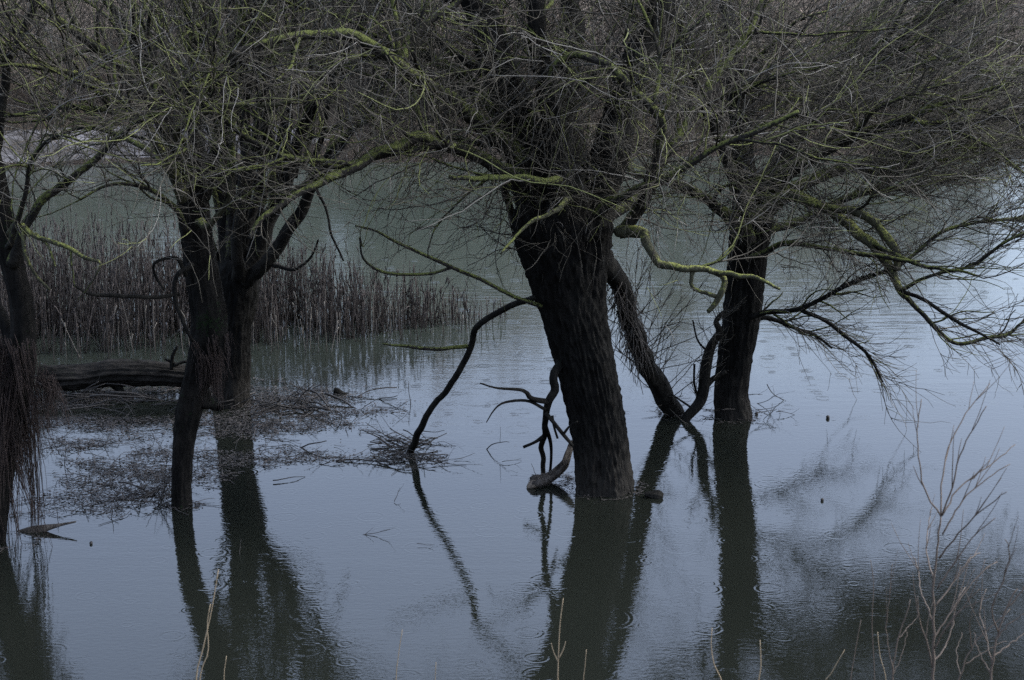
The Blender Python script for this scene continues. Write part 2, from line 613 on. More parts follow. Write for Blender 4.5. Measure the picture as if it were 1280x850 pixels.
def shrub_mesh(n_stem, hgt, spread):
    ph = rng.uniform(0, 2 * math.pi, n_stem)
    S = np.stack([rng.normal(0, .16, n_stem), rng.normal(0, .16, n_stem), np.full(n_stem, -0.1)], 1)
    sp_ = rng.uniform(0.05, spread, n_stem)
    D = np.stack([np.cos(ph) * sp_, np.sin(ph) * sp_, np.ones(n_stem)], 1)
    L = hgt * rng.uniform(.65, 1.1, n_stem)
    P, Rr = grow(S, D, L, rng.uniform(.014, .026, n_stem), 9, .07, (0, 0, .15))
    a = tubes(P, Rr, 4)
    S, D, r, i = kids(P, Rr, n_stem * 9, .15, .98, (.35, .9), (0, 0, .25))
    P2, R2 = grow(S, D, rng.uniform(.5, 1.25, len(S)) * hgt / 3, np.full(len(S), .010), 6, .12, (0, 0, .3), .5)
    b = tubes(P2, R2, 3)
    S, D, r, i = kids(P2, R2, n_stem * 34, .1, 1, (.4, 1.0), (0, 0, .2))
    P3, R3 = grow(S, D, rng.uniform(.2, .6, len(S)) * hgt / 3, np.full(len(S), .0065), 4, .15, (0, 0, .2), .6)
    c = tubes(P3, R3, 3)
    V, Q, mi = join([(*a, 0), (*b, 0), (*c, 0)])
    mi = np.where(rng.random(len(mi)) < 0, 1, mi)
    return mesh_data('bare_shrub', V, Q, ['shrub'])


protos = [shrub_mesh(15, h, s) for h, s in ((2.6, .8), (3.1, .6), (2.2, 1.0), (3.6, .5), (2.9, .9))]
n_sh = 0
for row, (dy, step) in enumerate(((1.5, 1.5), (4.2, 1.8), (8.0, 2.2), (13.0, 2.4), (19.0, 2.6))):
    x = -15.0
    while x < 19.0:
        xx = x + rng.normal(0, .35)
        yy = shore(xx) + dy + abs(rng.normal(0, .7))
        z = height(xx, yy)
        skip = False
        if not skip:
            o = bpy.data.objects.new('bare_shrub', protos[int(rng.integers(5))])
            COL.objects.link(o)
            s = rng.uniform(.75, 1.1) * (1 - .3 * min(1, max(0, (xx - 8) / 5)))
            o.location = (xx, yy, z)
            o.rotation_euler = (0, 0, rng.uniform(0, 6.28))
            o.scale = (s * rng.uniform(.9, 1.3), s * rng.uniform(.9, 1.3), s)
            tag(o, 'bare brown shrub of the thicket on the far bank', 'shrub', 'bare shrubs along the far bank')
            n_sh += 1
        x += step * rng.uniform(.75, 1.25)

for xx, dy in ((-3.0, 2.2), (-2.3, 1.6), (-1.9, 3.4), (-1.5, 2.1), (-1.1, 1.5), (-0.8, 3.6), (-2.6, 4.8), (-1.4, 5.2), (-0.4, 2.4)):
    o = bpy.data.objects.new('bare_shrub', protos[int(rng.integers(5))])
    COL.objects.link(o)
    o.location = (xx, shore(xx) + dy, height(xx, shore(xx) + dy))
    o.rotation_euler = (0, 0, rng.uniform(0, 6.28))
    o.scale = (1.1, 1.1, rng.uniform(.85, 1.05))
    tag(o, 'bare brown shrub of the thicket on the far bank', 'shrub', 'bare shrubs along the far bank')

# dry grass over the far bank
n = 14000
gx = rng.uniform(-16, 20, n)
gy = np.array([shore(a) for a in gx]) + 0.1 + rng.exponential(3.2, n)
gz = np.array([height(a, b) for a, b in zip(gx, gy)])
S = np.stack([gx, gy, gz - .03], 1)
D = np.stack([rng.normal(0, .45, n), rng.normal(0, .45, n), np.ones(n)], 1)
P, Rr = grow(S, D, rng.uniform(.15, .75, n), np.full(n, .009), 4, .15, (0, 0, -.7), .3)
V, Q = tubes(P, Rr, 3, False)
tag(obj('dry_grass', mesh_data('dry_grass', V, Q, 'grass')), 'tan dry grass and weeds covering the far bank', None, None, 'stuff')

# ------------------------------------------------------------------ trees


def finish_tree(root, limbs, n_branch, n_l3, n_l4, n_l5=0, skip_twigs=(), trop=(0, 0, .25), bias=(0, 0, 0), zcut=0.0, drop=0.0):
    """limbs: list of dicts(obj, C, R, n). Adds branch sub-parts to the limbs and one twig mass to the tree."""
    BP, BR = [], []

    def browse(P, Rr):           # cattle and floods strip most shoots below a browse line
        keep = (P[:, :, 2].min(1) > zcut) | (rng.random(len(P)) > drop)
        return P[keep], Rr[keep]
    w = np.array([l.get('w', 1.0) * np.linalg.norm(np.diff(l['C'], axis=0), axis=1).sum() for l in limbs])
    w = w / w.sum() * n_branch
    for l, c in zip(limbs, w):
        c = int(round(c))
        if c < 1:
            continue
        S, D, r, i = kids(l['C'][None], l['R'][None], c, l.get('t0', .25), 1.0, (.45, 1.15), l.get('bias', bias))
        L = rng.uniform(.7, 1.9, c) * l.get('len', 1.0)
        P, Rr = grow(S, D, L, np.clip(r * rng.uniform(.35, .6, c), .007, .03), 12, .13, l.get('trop', trop), .4)
        if not l.get('low'):
            P, Rr = browse(P, Rr)
        c = len(P)
        if c < 1:
            continue
        mat = l.get('bm', 'limb_moss')
        for q in range(c):
            me = mesh_data('branch', *tubes(P[q][None], Rr[q][None], 5), mat)
            obj('branch', me, l['obj'])
        BP.append(P)
        BR.append(Rr)
    BP = np.concatenate(BP)
    BR = np.concatenate(BR)
    parts = []
    lim = [l for l in limbs if l.get('twigs', 1)]
    LP = np.stack([spline(np.c_[l['C'], l['R']], 12) for l in lim])
    srcP = np.concatenate([BP, BP, LP[:, :, :3]])
    srcR = np.concatenate([BR, BR, LP[:, :, 3]])

    def mats(n, p):
        return rng.choice(3, n, p=p)

    def add(P, Rr, k, p):
        V, Q = tubes(P, Rr, k)
        per = len(Q) // len(P)
        parts.append((V, Q, np.repeat(mats(len(P), p), per)))
    S, D, r, i = kids(srcP, srcR, n_l3, .12, 1.0, (.4, 1.2), bias)
    P3, R3 = grow(S, D, rng.gamma(3.0, .24, len(S)) + .2, np.clip(r * .55, .0038, .0078), 11, .17, trop, .45)
    P3, R3 = browse(P3, R3)
    add(P3, R3, 4, [.70, .08, .22])
    S, D, r, i = kids(P3, R3, n_l4, .1, 1.0, (.35, 1.1), np.asarray(bias) * .8)
    P4, R4 = grow(S, D, rng.gamma(3.0, .13, len(S)) + .12, np.clip(r * .75, .0030, .0050), 7, .16, trop, .55)
    P4, R4 = browse(P4, R4)
    add(P4, R4, 3, [.82, .08, .10])
    if n_l5:
        S, D, r, i = kids(P4, R4, n_l5, .1, 1.0, (.35, 1.0), np.asarray(bias) * .6)
        P5, R5 = grow(S, D, rng.uniform(.1, .42, len(S)), np.full(len(S), .0030), 5, .12, trop, .7)
        P5, R5 = browse(P5, R5)
        add(P5, R5, 3, [.88, .08, .04])
    V, Q, mi = join(parts)
    # shoots that would dip into the flood end at the surface
    V[:, 2] = np.maximum(V[:, 2], -0.02)
    tw = obj('twigs', mesh_data('twigs', V, Q, ['twig_brown', 'twig_grey', 'twig_moss'], mi), root)
    tag(tw, kind='stuff')


def make_limb(root, pts, Y, mat='limb_moss', k=12, amp=.16, n=None, **kw):
    n = n or max(16, len(pts) * 6)
    C, Rr = px_line(pts, Y, n)
    # natural crookedness, small against the drawn course
    j = rng.normal(0, 1, (n, 3))
    for _ in range(2):
        j[1:-1] = (j[:-2] + j[1:-1] + j[2:]) / 3
    C[1:] += j[1:] * np.minimum(Rr[1:, None] * .5, .03)
    V, Q = gnarl(C, Rr, k, amp, 9, float(rng.uniform(0, 50)))
    o = obj(kw.pop('name', 'limb'), mesh_data('limb', V, Q, mat), root)
    d = dict(obj=o, C=C, R=Rr)
    d.update(kw)
    return d


def make_trunk(root, pts, Y, mat, k=56, n=90, amp=.22, lobes=20, flare=.0, seed=1.0):
    C, Rr = px_line(pts, Y, n)
    V, Q = gnarl(C, Rr, k, amp, lobes, seed, flare)
    return obj('trunk', mesh_data('trunk', V, Q, mat), root), C, Rr


def strands(P0, L, r, trop, wig=.05, m=9, spread=.25):
    n = len(P0)
    D = np.stack([rng.normal(0, spread, n), rng.normal(0, spread, n), -np.ones(n)], 1)
    P, Rr = grow(P0, D, L, r, m, wig, trop, .5)
    P[:, :, 2] = np.maximum(P[:, :, 2], -.05)
    return tubes(P, Rr, 3)


# ---- the thick leaning willow in the middle
YM = wat(752, 611)[1]
main = empty('willow_tree', wat(755, 611), 'thick furrowed willow in the middle leaning left out of the water', 'tree')
make_trunk(main, [(757, 640, 72), (756, 611, 69), (753, 575, 66), (749, 540, 66), (742, 500, 68), (731, 450, 71), (719, 400, 78), (710, 350, 94), (706, 310, 108), (704, 280, 116), (704, 262, 104), (704, 246, 74), (704, 232, 26)],
           YM, 'bark_trunk', 170, 300, .12, 26, .07, 4.2)
mp = M['limb_moss']
ML = []
A = ML.append
A(make_limb(main, [(692, 300, 72), (668, 225, 60), (650, 165, 52), (632, 100, 47), (612, 45, 40), (594, -10, 36, .1), (575, -70, 34, .2), (560, -130, 24, .4)], YM, 'bark_black', 24, .2, 60))
A(make_limb(main, [(726, 300, 66), (750, 225, 54), (772, 155, 42), (790, 95, 39), (812, 40, 36, .1), (835, -10, 36, .2), (860, -80, 28, .3), (880, -140, 18, .5)], YM, 'bark_black', 24, .2, 60))
A(make_limb(main, [(706, 300, 70, -.15), (708, 255, 56, -.2), (702, 205, 42, -.2), (690, 150, 32, -.2), (676, 90, 26, -.25), (672, 20, 20, -.3), (668, -60, 12, -.4)], YM, 'bark_black', 20, .22, 50))
A(make_limb(main, [(712, 270, 50, .3), (712, 200, 40, .5), (705, 120, 30, .7), (715, 40, 24, .9), (712, -50, 18, 1.1), (720, -120, 10, 1.3)], YM, 'bark_black', 14, .2, 40))
A(make_limb(main, [(652, 205, 30, -.1), (612, 162, 23, -.3), (572, 132, 20, -.5), (530, 103, 18, -.7), (485, 70, 16, -.9), (434, 46, 15, -1.1), (395, 41, 12, -1.2), (345, 48, 10, -1.4), (293, 66, 7, -1.5), (245, 100, 4, -1.6)], YM))
A(make_limb(main, [(640, 165, 26, .1), (605, 120, 19, .4), (577, 95, 17, .5), (545, 76, 14, .6), (508, 64, 11, .7), (470, 66, 8, .8), (420, 90, 5, .9)], YM))
A(make_limb(main, [(500, 80, 14, -.8), (510, 55, 11, -.7), (535, 27, 10, -.6), (570, 5, 8, -.5), (600, -40, 6, -.4)], YM))
A(make_limb(main, [(660, 230, 26, -.15), (622, 208, 19, -.4), (585, 193, 17, -.6), (545, 178, 16, -.8), (515, 175, 15, -.9), (480, 189, 13, -1.1), (450, 204, 12, -1.2), (400, 228, 10, -1.5), (360, 250, 8, -1.7), (325, 275, 7, -1.9), (311, 298, 5, -2.0)], YM, 'limb_moss', 12, .16, 60, w=.8))
A(make_limb(main, [(545, 181, 9, -.8), (480, 195, 7, -1.0), (430, 205, 8, -1.2), (386, 200, 8, -1.4), (341, 188, 8, -1.5), (300, 165, 7, -1.6), (268, 139, 6, -1.8), (240, 120, 4, -1.9)], YM))
A(make_limb(main, [(700, 165, 12, -.5), (690, 95, 9, -.7), (710, 70, 8, -.8), (745, 75, 9, -.9), (779, 99, 10, -1.0), (818, 140, 11, -1.0), (827, 172, 12, -.9), (812, 225, 14, -.7), (802, 255, 15, -.5), (775, 290, 17, -.3)][::-1], YM, w=.7))
A(make_limb(main, [(775, 290, 16, -.4), (802, 290, 14, -.6), (812, 312, 11, -.8), (828, 328, 10, -.9), (852, 336, 9, -1.0), (888, 339, 8, -1.0), (905, 350, 8, -1.0), (899, 370, 9, -1.0), (886, 389, 6, -1.0)], YM, 'limb_green', 14, .34, 50, w=.3, t0=.1, len=.3, low=1, twigs=0))
A(make_limb(main, [(888, 339, 6, -1.0), (920, 343, 6, -1.1), (950, 350, 5, -1.2), (975, 362, 3, -1.3)], YM, 'limb_green', w=.3, twigs=0))
A(make_limb(main, [(866, 337, 6, -1.0), (864, 355, 5, -1.0), (878, 366, 5, -1.0), (893, 370, 6, -1.0)], YM, 'limb_green', w=0, twigs=0))
A(make_limb(main, [(700, 225, 12, -.6), (680, 226, 10, -.8), (640, 223, 8, -1.0), (600, 222, 7, -1.1), (560, 222, 5, -1.2)], YM, 'limb_moss', w=.8))
A(make_limb(main, [(710, 250, 9, -.7), (690, 265, 6, -1.1), (668, 275, 5, -1.3), (650, 290, 4, -1.4), (625, 318, 3, -1.5)], YM, 'limb_green', w=.5))
A(make_limb(main, [(745, 268, 15, -.4), (788, 238, 11, -.7), (836, 222, 9, -1.0), (885, 190, 7, -1.2), (940, 165, 7, -1.3), (1000, 140, 5, -1.4)], YM, w=1.2))
A(make_limb(main, [(650, 250, 9, .3), (632, 232, 10, .4), (640, 270, 9, .5), (655, 305, 9, .5), (668, 335, 10, .3)][::-1], YM, w=.5, twigs=0))
A(make_limb(main, [(760, 270, 16, .3), (810, 232, 12, .6), (860, 150, 10, .8), (900, 90, 9, 1.0), (940, 30, 7, 1.2), (970, -40, 5, 1.4)], YM))
A(make_limb(main, [(640, 120, 16, .3), (560, 60, 12, .6), (500, 20, 9, .9), (440, -20, 7, 1.1), (380, -60, 4, 1.3)], YM))
# the limb that leans down into the water behind the trunk
YL = wat(842, 516)[1]
A(make_limb(main, [(752, 320, 30, .1), (772, 345, 24, .5), (786, 385, 23, .9), (798, 428, 24, 1.4), (815, 470, 25, YL - YM - .5), (833, 500, 24, YL - YM - .15), (842, 517, 24, YL - YM), (852, 540, 22, YL - YM + .2)], YM, 'bark_black', 18, .2, 50, w=.5, len=.55, twigs=0, bm='twig_brown', trop=(0, 0, .7)))
# bent branch reaching the drift pile, and the thin one above it
YB = wat(513, 566)[1]
A(make_limb(main, [(690, 366, 11, -.2), (668, 371, 8, -.1), (639, 382, 8, .1), (606, 399, 8, .3), (592, 416, 8, .4), (586, 436, 8, .5), (570, 471, 8, .6), (543, 505, 8, .8), (526, 537, 9, .9), (513, 566, 9, YB - YM), (505, 585, 6, YB - YM)], YM, 'bark_black', 10, .2, 60, w=.12, len=.3, twigs=0, bm='stick'))
A(make_limb(main, [(586, 433, 6, .5), (560, 435, 5, .4), (536, 436, 5, .3), (505, 433, 4, .2), (478, 430, 2, .1)], YM, 'limb_moss', 8, .1, 20, w=.1, len=.3, twigs=0))
A(make_limb(main, [(690, 386, 7, -.1), (673, 382, 6, -.2), (648, 373, 5, -.3), (622, 360, 5, -.4), (564, 333, 5, -.6), (502, 306, 4, -.8), (472, 289, 3, -.9), (444, 282, 2, -1.0)], YM, 'limb_moss', 8, .1, 30, w=.35, len=.45, twigs=0))
A(make_limb(main, [(566, 334, 4, -.6), (530, 343, 4, -.6), (478, 340, 4, -.7), (455, 324, 3, -.8), (450, 297, 2, -.9)], YM, 'limb_moss', 8, .1, 20, w=.2, len=.4, twigs=0))
# dead branch hanging against the trunk
YD = wat(677, 592)[1]
dz = YD - YM
dead = make_limb(main, [(700, 452, 12, -.1), (692, 463, 11, -.2), (694, 483, 11, -.2), (684, 502, 10, -.2), (681, 530, 8, 0), (678, 558, 7, dz * .7), (677, 593, 6, dz), (677, 605, 4, dz)], YM, 'bark_black', 10, .25, 40, name='dead_branch')
for pts in ([(684, 502, 8, -.2), (664, 498, 7, -.3), (654, 488, 5, -.35), (621, 485, 3, -.5), (600, 479, 2, -.6)],
            [(682, 512, 5, -.2), (659, 501, 4, -.3), (631, 503, 3, -.4), (618, 512, 2, -.5), (608, 528, 1.5, -.5)],
            [(682, 516, 6, -.2), (692, 528, 5, -.25), (704, 543, 5, -.3), (716, 557, 4, -.3)],
            [(681, 530, 6, 0), (688, 552, 5, dz * .6), (689, 572, 4, dz), (687, 597, 4, dz)],
            [(679, 546, 6, .1), (668, 553, 4, .1), (654, 559, 4, .1)],
            [(690, 520, 4, -.2), (693, 535, 3, -.2), (697, 548, 3, -.2)],
            [(704, 543, 4, -.3), (712, 533, 3, -.35), (722, 527, 3, -.4)]):
    C, Rr = px_line(pts, YM, 16)
    obj('branch', mesh_data('branch', *tubes(C[None], Rr[None], 6), 'bark_black'), dead['obj'])
finish_tree(main, ML, 96, 950, 3300, 4200, trop=(0, 0, .15), zcut=2.45, drop=.86)



def veil_twigs(root, limbs, n, bias, trop, zmin):
    LP = np.stack([spline(np.c_[l['C'], l['R']], 12) for l in limbs])
    S, D, r, i = kids(LP[:, :, :3], LP[:, :, 3], n, .05, .75, (.5, 1.4), bias)
    P3, R3 = grow(S, D, rng.gamma(3.0, .2, n) + .25, np.clip(r * .4, .0038, .007), 11, .17, trop, .45)
    S, D, r, i = kids(P3, R3, n * 5, .1, 1, (.35, 1.1), np.asarray(bias) * .5)
    P4, R4 = grow(S, D, rng.gamma(3.0, .13, n * 5) + .12, np.clip(r * .75, .003, .005), 7, .16, trop, .55)
    S, D, r, i = kids(P4, R4, n * 8, .1, 1, (.35, 1.0))
    P5, R5 = grow(S, D, rng.uniform(.1, .4, n * 8), np.full(n * 8, .003), 5, .14, trop, .7)
    parts = []
    for P, Rr, k, p in ((P3, R3, 4, [.66, .10, .24]), (P4, R4, 3, [.80, .08, .12]), (P5, R5, 3, [.88, .08, .04])):
        ok = P[:, :, 2].min(1) > zmin
        V, Q = tubes(P[ok], Rr[ok], k)
        parts.append((V, Q, np.repeat(rng.choice(3, int(ok.sum()), p=p), len(Q) // int(ok.sum()))))
    V, Q, mi = join(parts)
    tag(obj('drooping_twigs', mesh_data('drooping_twigs', V, Q, ['twig_brown', 'twig_grey', 'twig_moss'], mi), root), kind='stuff')


veil_twigs(main, [ML[0], ML[1], ML[2], ML[9], ML[16], ML[18]], 230, (.12, -.45, 0), (0, 0, -.45), 1.75)

# fibres and leaf rags caught on the leaning limb
leanL = [l for l in ML if l.get('bm') == 'twig_brown'][0]
S, D, r, i = kids(leanL['C'][None, 6:27], leanL['R'][None, 6:27], 330, 0, 1, (1.2, 1.6))
S = S + D * r[:, None] * .9
V, Q = strands(S, rng.uniform(.06, .40, 330), rng.uniform(.002, .008, 330), (0, 0, -.5), .12, 6, .6)
tag(obj('hanging_fibres', mesh_data('hanging_fibres', V, Q, 'stick'), leanL['obj']), kind='stuff')
# upright shoots growing from the leaning limb
S, D, r, i = kids(leanL['C'][None, 14:44], leanL['R'][None, 14:44], 46, 0, 1, (.9, 1.5), (.25, 0, .9))
P, Rr = grow(S, D, rng.uniform(.35, 1.0, 46), np.full(46, .0055), 8, .09, (.1, 0, .5), .5)
V, Q = tubes(P, Rr, 4)
S, D, r, i = kids(P, Rr, 150, .25, 1, (.3, .9), (0, 0, .3))
P2, R2 = grow(S, D, rng.uniform(.06, .28, 150), np.full(150, .0035), 4, .1, (0, 0, .2), .7)
V, Q, mi = join([(V, Q), tubes(P2, R2, 3)])
tag(obj('shoots', mesh_data('shoots', V, Q, 'twig_brown'), leanL['obj']), kind='stuff')

# ---- the slimmer willow on the right
YR = wat(918, 520)[1]
right = empty('willow_tree', wat(918, 520), 'slimmer upright willow on the right with a wide sweeping twiggy crown', 'tree')
make_trunk(right, [(920, 545, 46), (918, 520, 43), (916, 490, 41), (920, 450, 43), (926, 400, 46), (932, 350, 46), (937, 300, 48), (941, 265, 50), (944, 235, 44), (944, 215, 34)], YR, 'bark_trunk', 90, 150, .16, 20, .1, 9.1)
RL = []
A = RL.append
A(make_limb(right, [(938, 260, 34), (928, 190, 27, .1), (918, 110, 22, .2), (910, 40, 18, .3), (904, -20, 15, .4), (900, -100, 9, .5)], YR, 'bark_black', 16, .2, 40))
A(make_limb(right, [(950, 255, 32), (985, 190, 24, .2), (1030, 130, 19, .4), (1085, 80, 15, .6), (1150, 30, 11, .8), (1215, -10, 8, 1.0)], YR, 'bark_black', 14, .2, 40))
A(make_limb(right, [(952, 250, 26, -.1), (1005, 200, 17, -.4), (1065, 175, 13, -.7), (1130, 150, 10, -1.0), (1190, 125, 7, -1.2), (1260, 105, 4, -1.4)], YR))
A(make_limb(right, [(950, 262, 24, .2), (1010, 225, 16, .5), (1080, 205, 12, .8), (1150, 185, 9, 1.1), (1220, 178, 7, 1.3), (1290, 180, 4, 1.5)], YR))
A(make_limb(right, [(946, 268, 24, -.2), (985, 248, 17, -.5), (1025, 256, 14, -.8), (1062, 284, 13, -1.0), (1092, 310, 13, -1.2), (1113, 338, 11, -1.3), (1126, 366, 9, -1.4)], YR, 'limb_green', 14, .2, 40, w=.9))
A(make_limb(right, [(1035, 260, 9, -.9), (1075, 266, 11, -1.1), (1100, 284, 11, -1.2), (1118, 310, 11, -1.3), (1123, 338, 9, -1.35)], YR, 'limb_green', 12, .2, 30, w=.5))
A(make_limb(right, [(1125, 364, 8, -1.4), (1145, 385, 6, -1.4), (1165, 405, 6, -1.4), (1195, 429, 5, -1.4), (1232, 424, 5, -1.4), (1262, 417, 4, -1.4), (1276, 404, 3, -1.4), (1300, 398, 2, -1.4)], YR, 'limb_moss', 10, .15, 36, w=1.3, len=.45, low=1))
A(make_limb(right, [(1125, 366, 6, -1.4), (1148, 350, 5, -1.5), (1180, 340, 4, -1.6), (1215, 332, 4, -1.7), (1260, 300, 4, -1.8), (1310, 280, 3, -1.9)], YR, 'limb_moss', 8, .15, 30, w=1.1, len=.55, low=1))
A(make_limb(right, [(1113, 340, 7, -1.3), (1140, 320, 5, -1.3), (1175, 292, 5, -1.3), (1220, 278, 4, -1.3), (1260, 274, 4, -1.3), (1320, 262, 3, -1.3)], YR, 'limb_moss', 8, .15, 30, w=1.1, len=.6))
A(make_limb(right, [(1126, 364, 6, -1.4), (1150, 372, 5, -1.5), (1185, 395, 5, -1.6), (1215, 412, 4, -1.7), (1250, 430, 2.5, -1.8)], YR, 'bark_black', 8, .15, 20, w=1.0, len=.4))
A(make_limb(right, [(930, 405, 10, -.1), (952, 393, 7, -.3), (1000, 385, 6, -.6), (1035, 370, 5, -.8), (1075, 350, 6, -1.0), (1115, 337, 4, -1.2)], YR, 'bark_black', 9, .15, 30, w=2.0, len=.45, t0=.1, low=1))
A(make_limb(right, [(1000, 386, 6, -.6), (1025, 398, 5, -.7), (1052, 416, 5, -.8), (1085, 444, 4, -.9), (1103, 478, 3, -1.0)], YR, 'bark_black', 8, .15, 24, w=1.2, len=.35, low=1))
A(make_limb(right, [(932, 400, 10, .2), (960, 398, 6, .3), (990, 408, 5, .3), (1020, 420, 4, .3), (1040, 435, 2.5, .3)], YR, 'bark_black', 8, .15, 24, w=1.6, len=.4, low=1))
A(make_limb(right, [(935, 300, 22, -.3), (900, 262, 15, -.6), (860, 235, 11, -.8), (820, 222, 8, -1.0), (780, 215, 5, -1.2)], YR, 'limb_moss', 10, .2, 30))
A(make_limb(right, [(940, 322, 10, -.4), (985, 304, 7, -.8), (1040, 312, 5, -1.2), (1100, 320, 6, -1.5), (1150, 330, 4, -1.7)], YR, 'limb_moss', 10, .2, 30, w=1.2, len=.6))
A(make_limb(right, [(945, 250, 20, .4), (1000, 150, 14, .8), (1060, 70, 11, 1.2), (1110, 0, 8, 1.5), (1160, -70, 5, 1.8)], YR))
A(make_limb(right, [(935, 255, 18, -.4), (900, 180, 12, -.8), (870, 100, 9, -1.1), (850, 30, 7, -1.3), (830, -40, 4, -1.5)], YR))
A(make_limb(right, [(945, 290, 14, .5), (1010, 270, 10, .9), (1080, 240, 8, 1.2), (1150, 232, 6, 1.4), (1230, 215, 4, 1.6)], YR))
finish_tree(right, RL, 98, 1250, 5000, 7000, trop=(.25, 0, .15), bias=(.45, 0, .14), zcut=2.15, drop=.80)

veil_twigs(right, [RL[0], RL[1], RL[2], RL[3], RL[4], RL[13], RL[14], RL[16]], 230, (.2, -.4, 0), (.1, 0, -.35), 1.6)
S, D, r, i = kids(np.stack([spline(np.c_[l['C'], l['R']], 12)[:, :3] for l in RL[6:13]]), np.stack([spline(np.c_[l['C'], l['R']], 12)[:, 3] for l in RL[6:13]]), 170, .15, 1, (.3, 1.0), (.3, 0, .05))
P, Rq = grow(S, D, rng.uniform(.25, .9, 170), np.full(170, .0048), 8, .12, (.1, 0, -.1), .5)
S, D, r, i = kids(P, Rq, 620, .15, 1, (.3, 1.0), (.2, 0, .1))
P2, R2 = grow(S, D, rng.uniform(.1, .42, 620), np.full(620, .0031), 5, .12, (0, 0, .1), .6)
V, Q, mi = join([tubes(P, Rq, 3), tubes(P2, R2, 3)])
V[:, 2] = np.maximum(V[:, 2], -0.02)
tag(obj('low_twigs', mesh_data('low_twigs', V, Q, 'twig_brown'), right), kind='stuff')

# ---- the crooked stem leaning against it
YS = wat(857, 526)[1]
stem_ = empty('crooked_stem', wat(857, 526), 'thin crooked stem leaning against the slimmer upright willow', 'branch')
C, Rr = px_line([(850, 545, 12, 0), (857, 524, 12, 0), (876, 499, 14, 0), (881, 462, 14, 0), (888, 434, 12, 0), (899, 415, 9, 0), (895, 402, 7, 0), (904, 390, 5, 0)], YS, 44)
obj('stem', mesh_data('stem', *gnarl(C, Rr, 12, .25, 9, 3.0), 'bark_black'), stem_)
for pts in ([(881, 484, 9), (892, 473, 7), (908, 464, 5)], [(874, 500, 4), (868, 480, 3), (868, 455, 3)], [(868, 512, 3), (850, 500, 2.5), (830, 486, 2)], [(885, 440, 3), (872, 425, 2.5), (866, 400, 2)]):
    C2, R2 = px_line(pts, YS, 14)
    obj('branch', mesh_data('branch', *tubes(C2[None], R2[None], 7), 'bark_black'), stem_)
S, D, r, i = kids(C[None, 8:], Rr[None, 8:], 40, 0, 1, (.8, 1.5), (.2, 0, .3))
P, Rq = grow(S, D, rng.uniform(.15, .6, 40), np.full(40, .0045), 7, .14, (0, 0, .2), .5)
S, D, r, i = kids(P, Rq, 90, .2, 1, (.3, 1.0))
P2, R2 = grow(S, D, rng.uniform(.06, .25, 90), np.full(90, .003), 4, .1, (0, 0, .1), .6)
V, Q, mi = join([tubes(P, Rq, 3), tubes(P2, R2, 3)])
tag(obj('twigs', mesh_data('twigs', V, Q, 'twig_brown'), stem_), kind='stuff')

# ---- rear willow on the left, limbs in a fan
YF = wat(288, 505)[1]
rear = empty('willow_tree', wat(288, 505), 'dark willow left of centre whose limbs fan out above a drowned trunk', 'tree')
make_trunk(rear, [(286, 535, 46), (288, 505, 45), (289, 460, 45), (291, 420, 44), (294, 385, 48), (297, 358, 54), (298, 340, 48), (298, 325, 30)], YF, 'bark_trunk', 80, 110, .18, 18, .06, 17.3)
FL_ = []
A = FL_.append
A(make_limb(rear, [(290, 352, 34, .1), (284, 295, 25, .2), (277, 210, 20, .3), (266, 120, 17, .4), (254, 30, 14, .5), (250, -30, 15, .6), (245, -110, 9, .8)], YF, 'bark_black', 16, .2, 46, t0=.15))
A(make_limb(rear, [(306, 352, 28, 0), (332, 285, 21, 0), (358, 225, 17, -.1), (380, 160, 15, -.2), (402, 110, 13, -.3), (430, 60, 12, -.4), (465, 5, 9, -.5), (500, -60, 5, -.6)], YF, 'bark_black', 16, .2, 46, t0=.2))
A(make_limb(rear, [(308, 352, 22, -.2), (342, 318, 16, -.3), (372, 268, 15, -.4), (402, 218, 12, -.5), (435, 170, 9, -.6), (470, 120, 7, -.7), (500, 60, 5, -.8)], YF, 'bark_black', 12, .2, 40))
A(make_limb(rear, [(302, 350, 22, .2), (316, 280, 15, .3), (328, 200, 12, .4), (337, 110, 14, .5), (344, 20, 11, .6), (350, -80, 7, .7)], YF, 'bark_black', 14, .2, 40))
A(make_limb(rear, [(298, 350, 20, -.3), (301, 270, 12, -.5), (306, 180, 10, -.6), (306, 90, 12, -.7), (312, 10, 10, -.8), (318, -80, 6, -.9)], YF, 'bark_black', 14, .2, 40))
A(make_limb(rear, [(330, 288, 12, .3), (347, 240, 9, .5), (352, 160, 8, .7), (375, 80, 8, .9), (390, 0, 6, 1.1), (400, -70, 4, 1.2)], YF, 'bark_black', 12, .2, 36))
0 and A(make_limb(rear, [(284, 330, 22, .4), (262, 260, 16, .6), (235, 190, 13, .8), (214, 110, 10, 1.0), (200, 30, 8, 1.2), (190, -40, 5, 1.3)], YF, 'limb_moss', 12, .2, 36))
A(make_limb(rear, [(345, 262, 8, -.4), (385, 225, 7, -.7), (420, 180, 6, -.9), (460, 150, 5, -1.1), (510, 130, 3, -1.3)], YF, 'limb_moss', 8, .2, 30))
A(make_limb(rear, [(340, 330, 6, -.3), (366, 337, 4, -.5), (388, 322, 3, -.6), (398, 300, 2.5, -.7)], YF, 'bark_black', 8, .2, 24, w=.5, len=.4, twigs=0))
A(make_limb(rear, [(395, 235, 4, -.5), (408, 262, 3, -.6), (414, 292, 3, -.7), (430, 326, 2, -.7)], YF, 'bark_black', 8, .2, 24, w=.4, len=.35, twigs=0))
A(make_limb(rear, [(296, 230, 11, .8), (330, 150, 9, 1.1), (360, 60, 9, 1.4), (385, -40, 6, 1.6)], YF, 'limb_moss', 10, .2, 30))
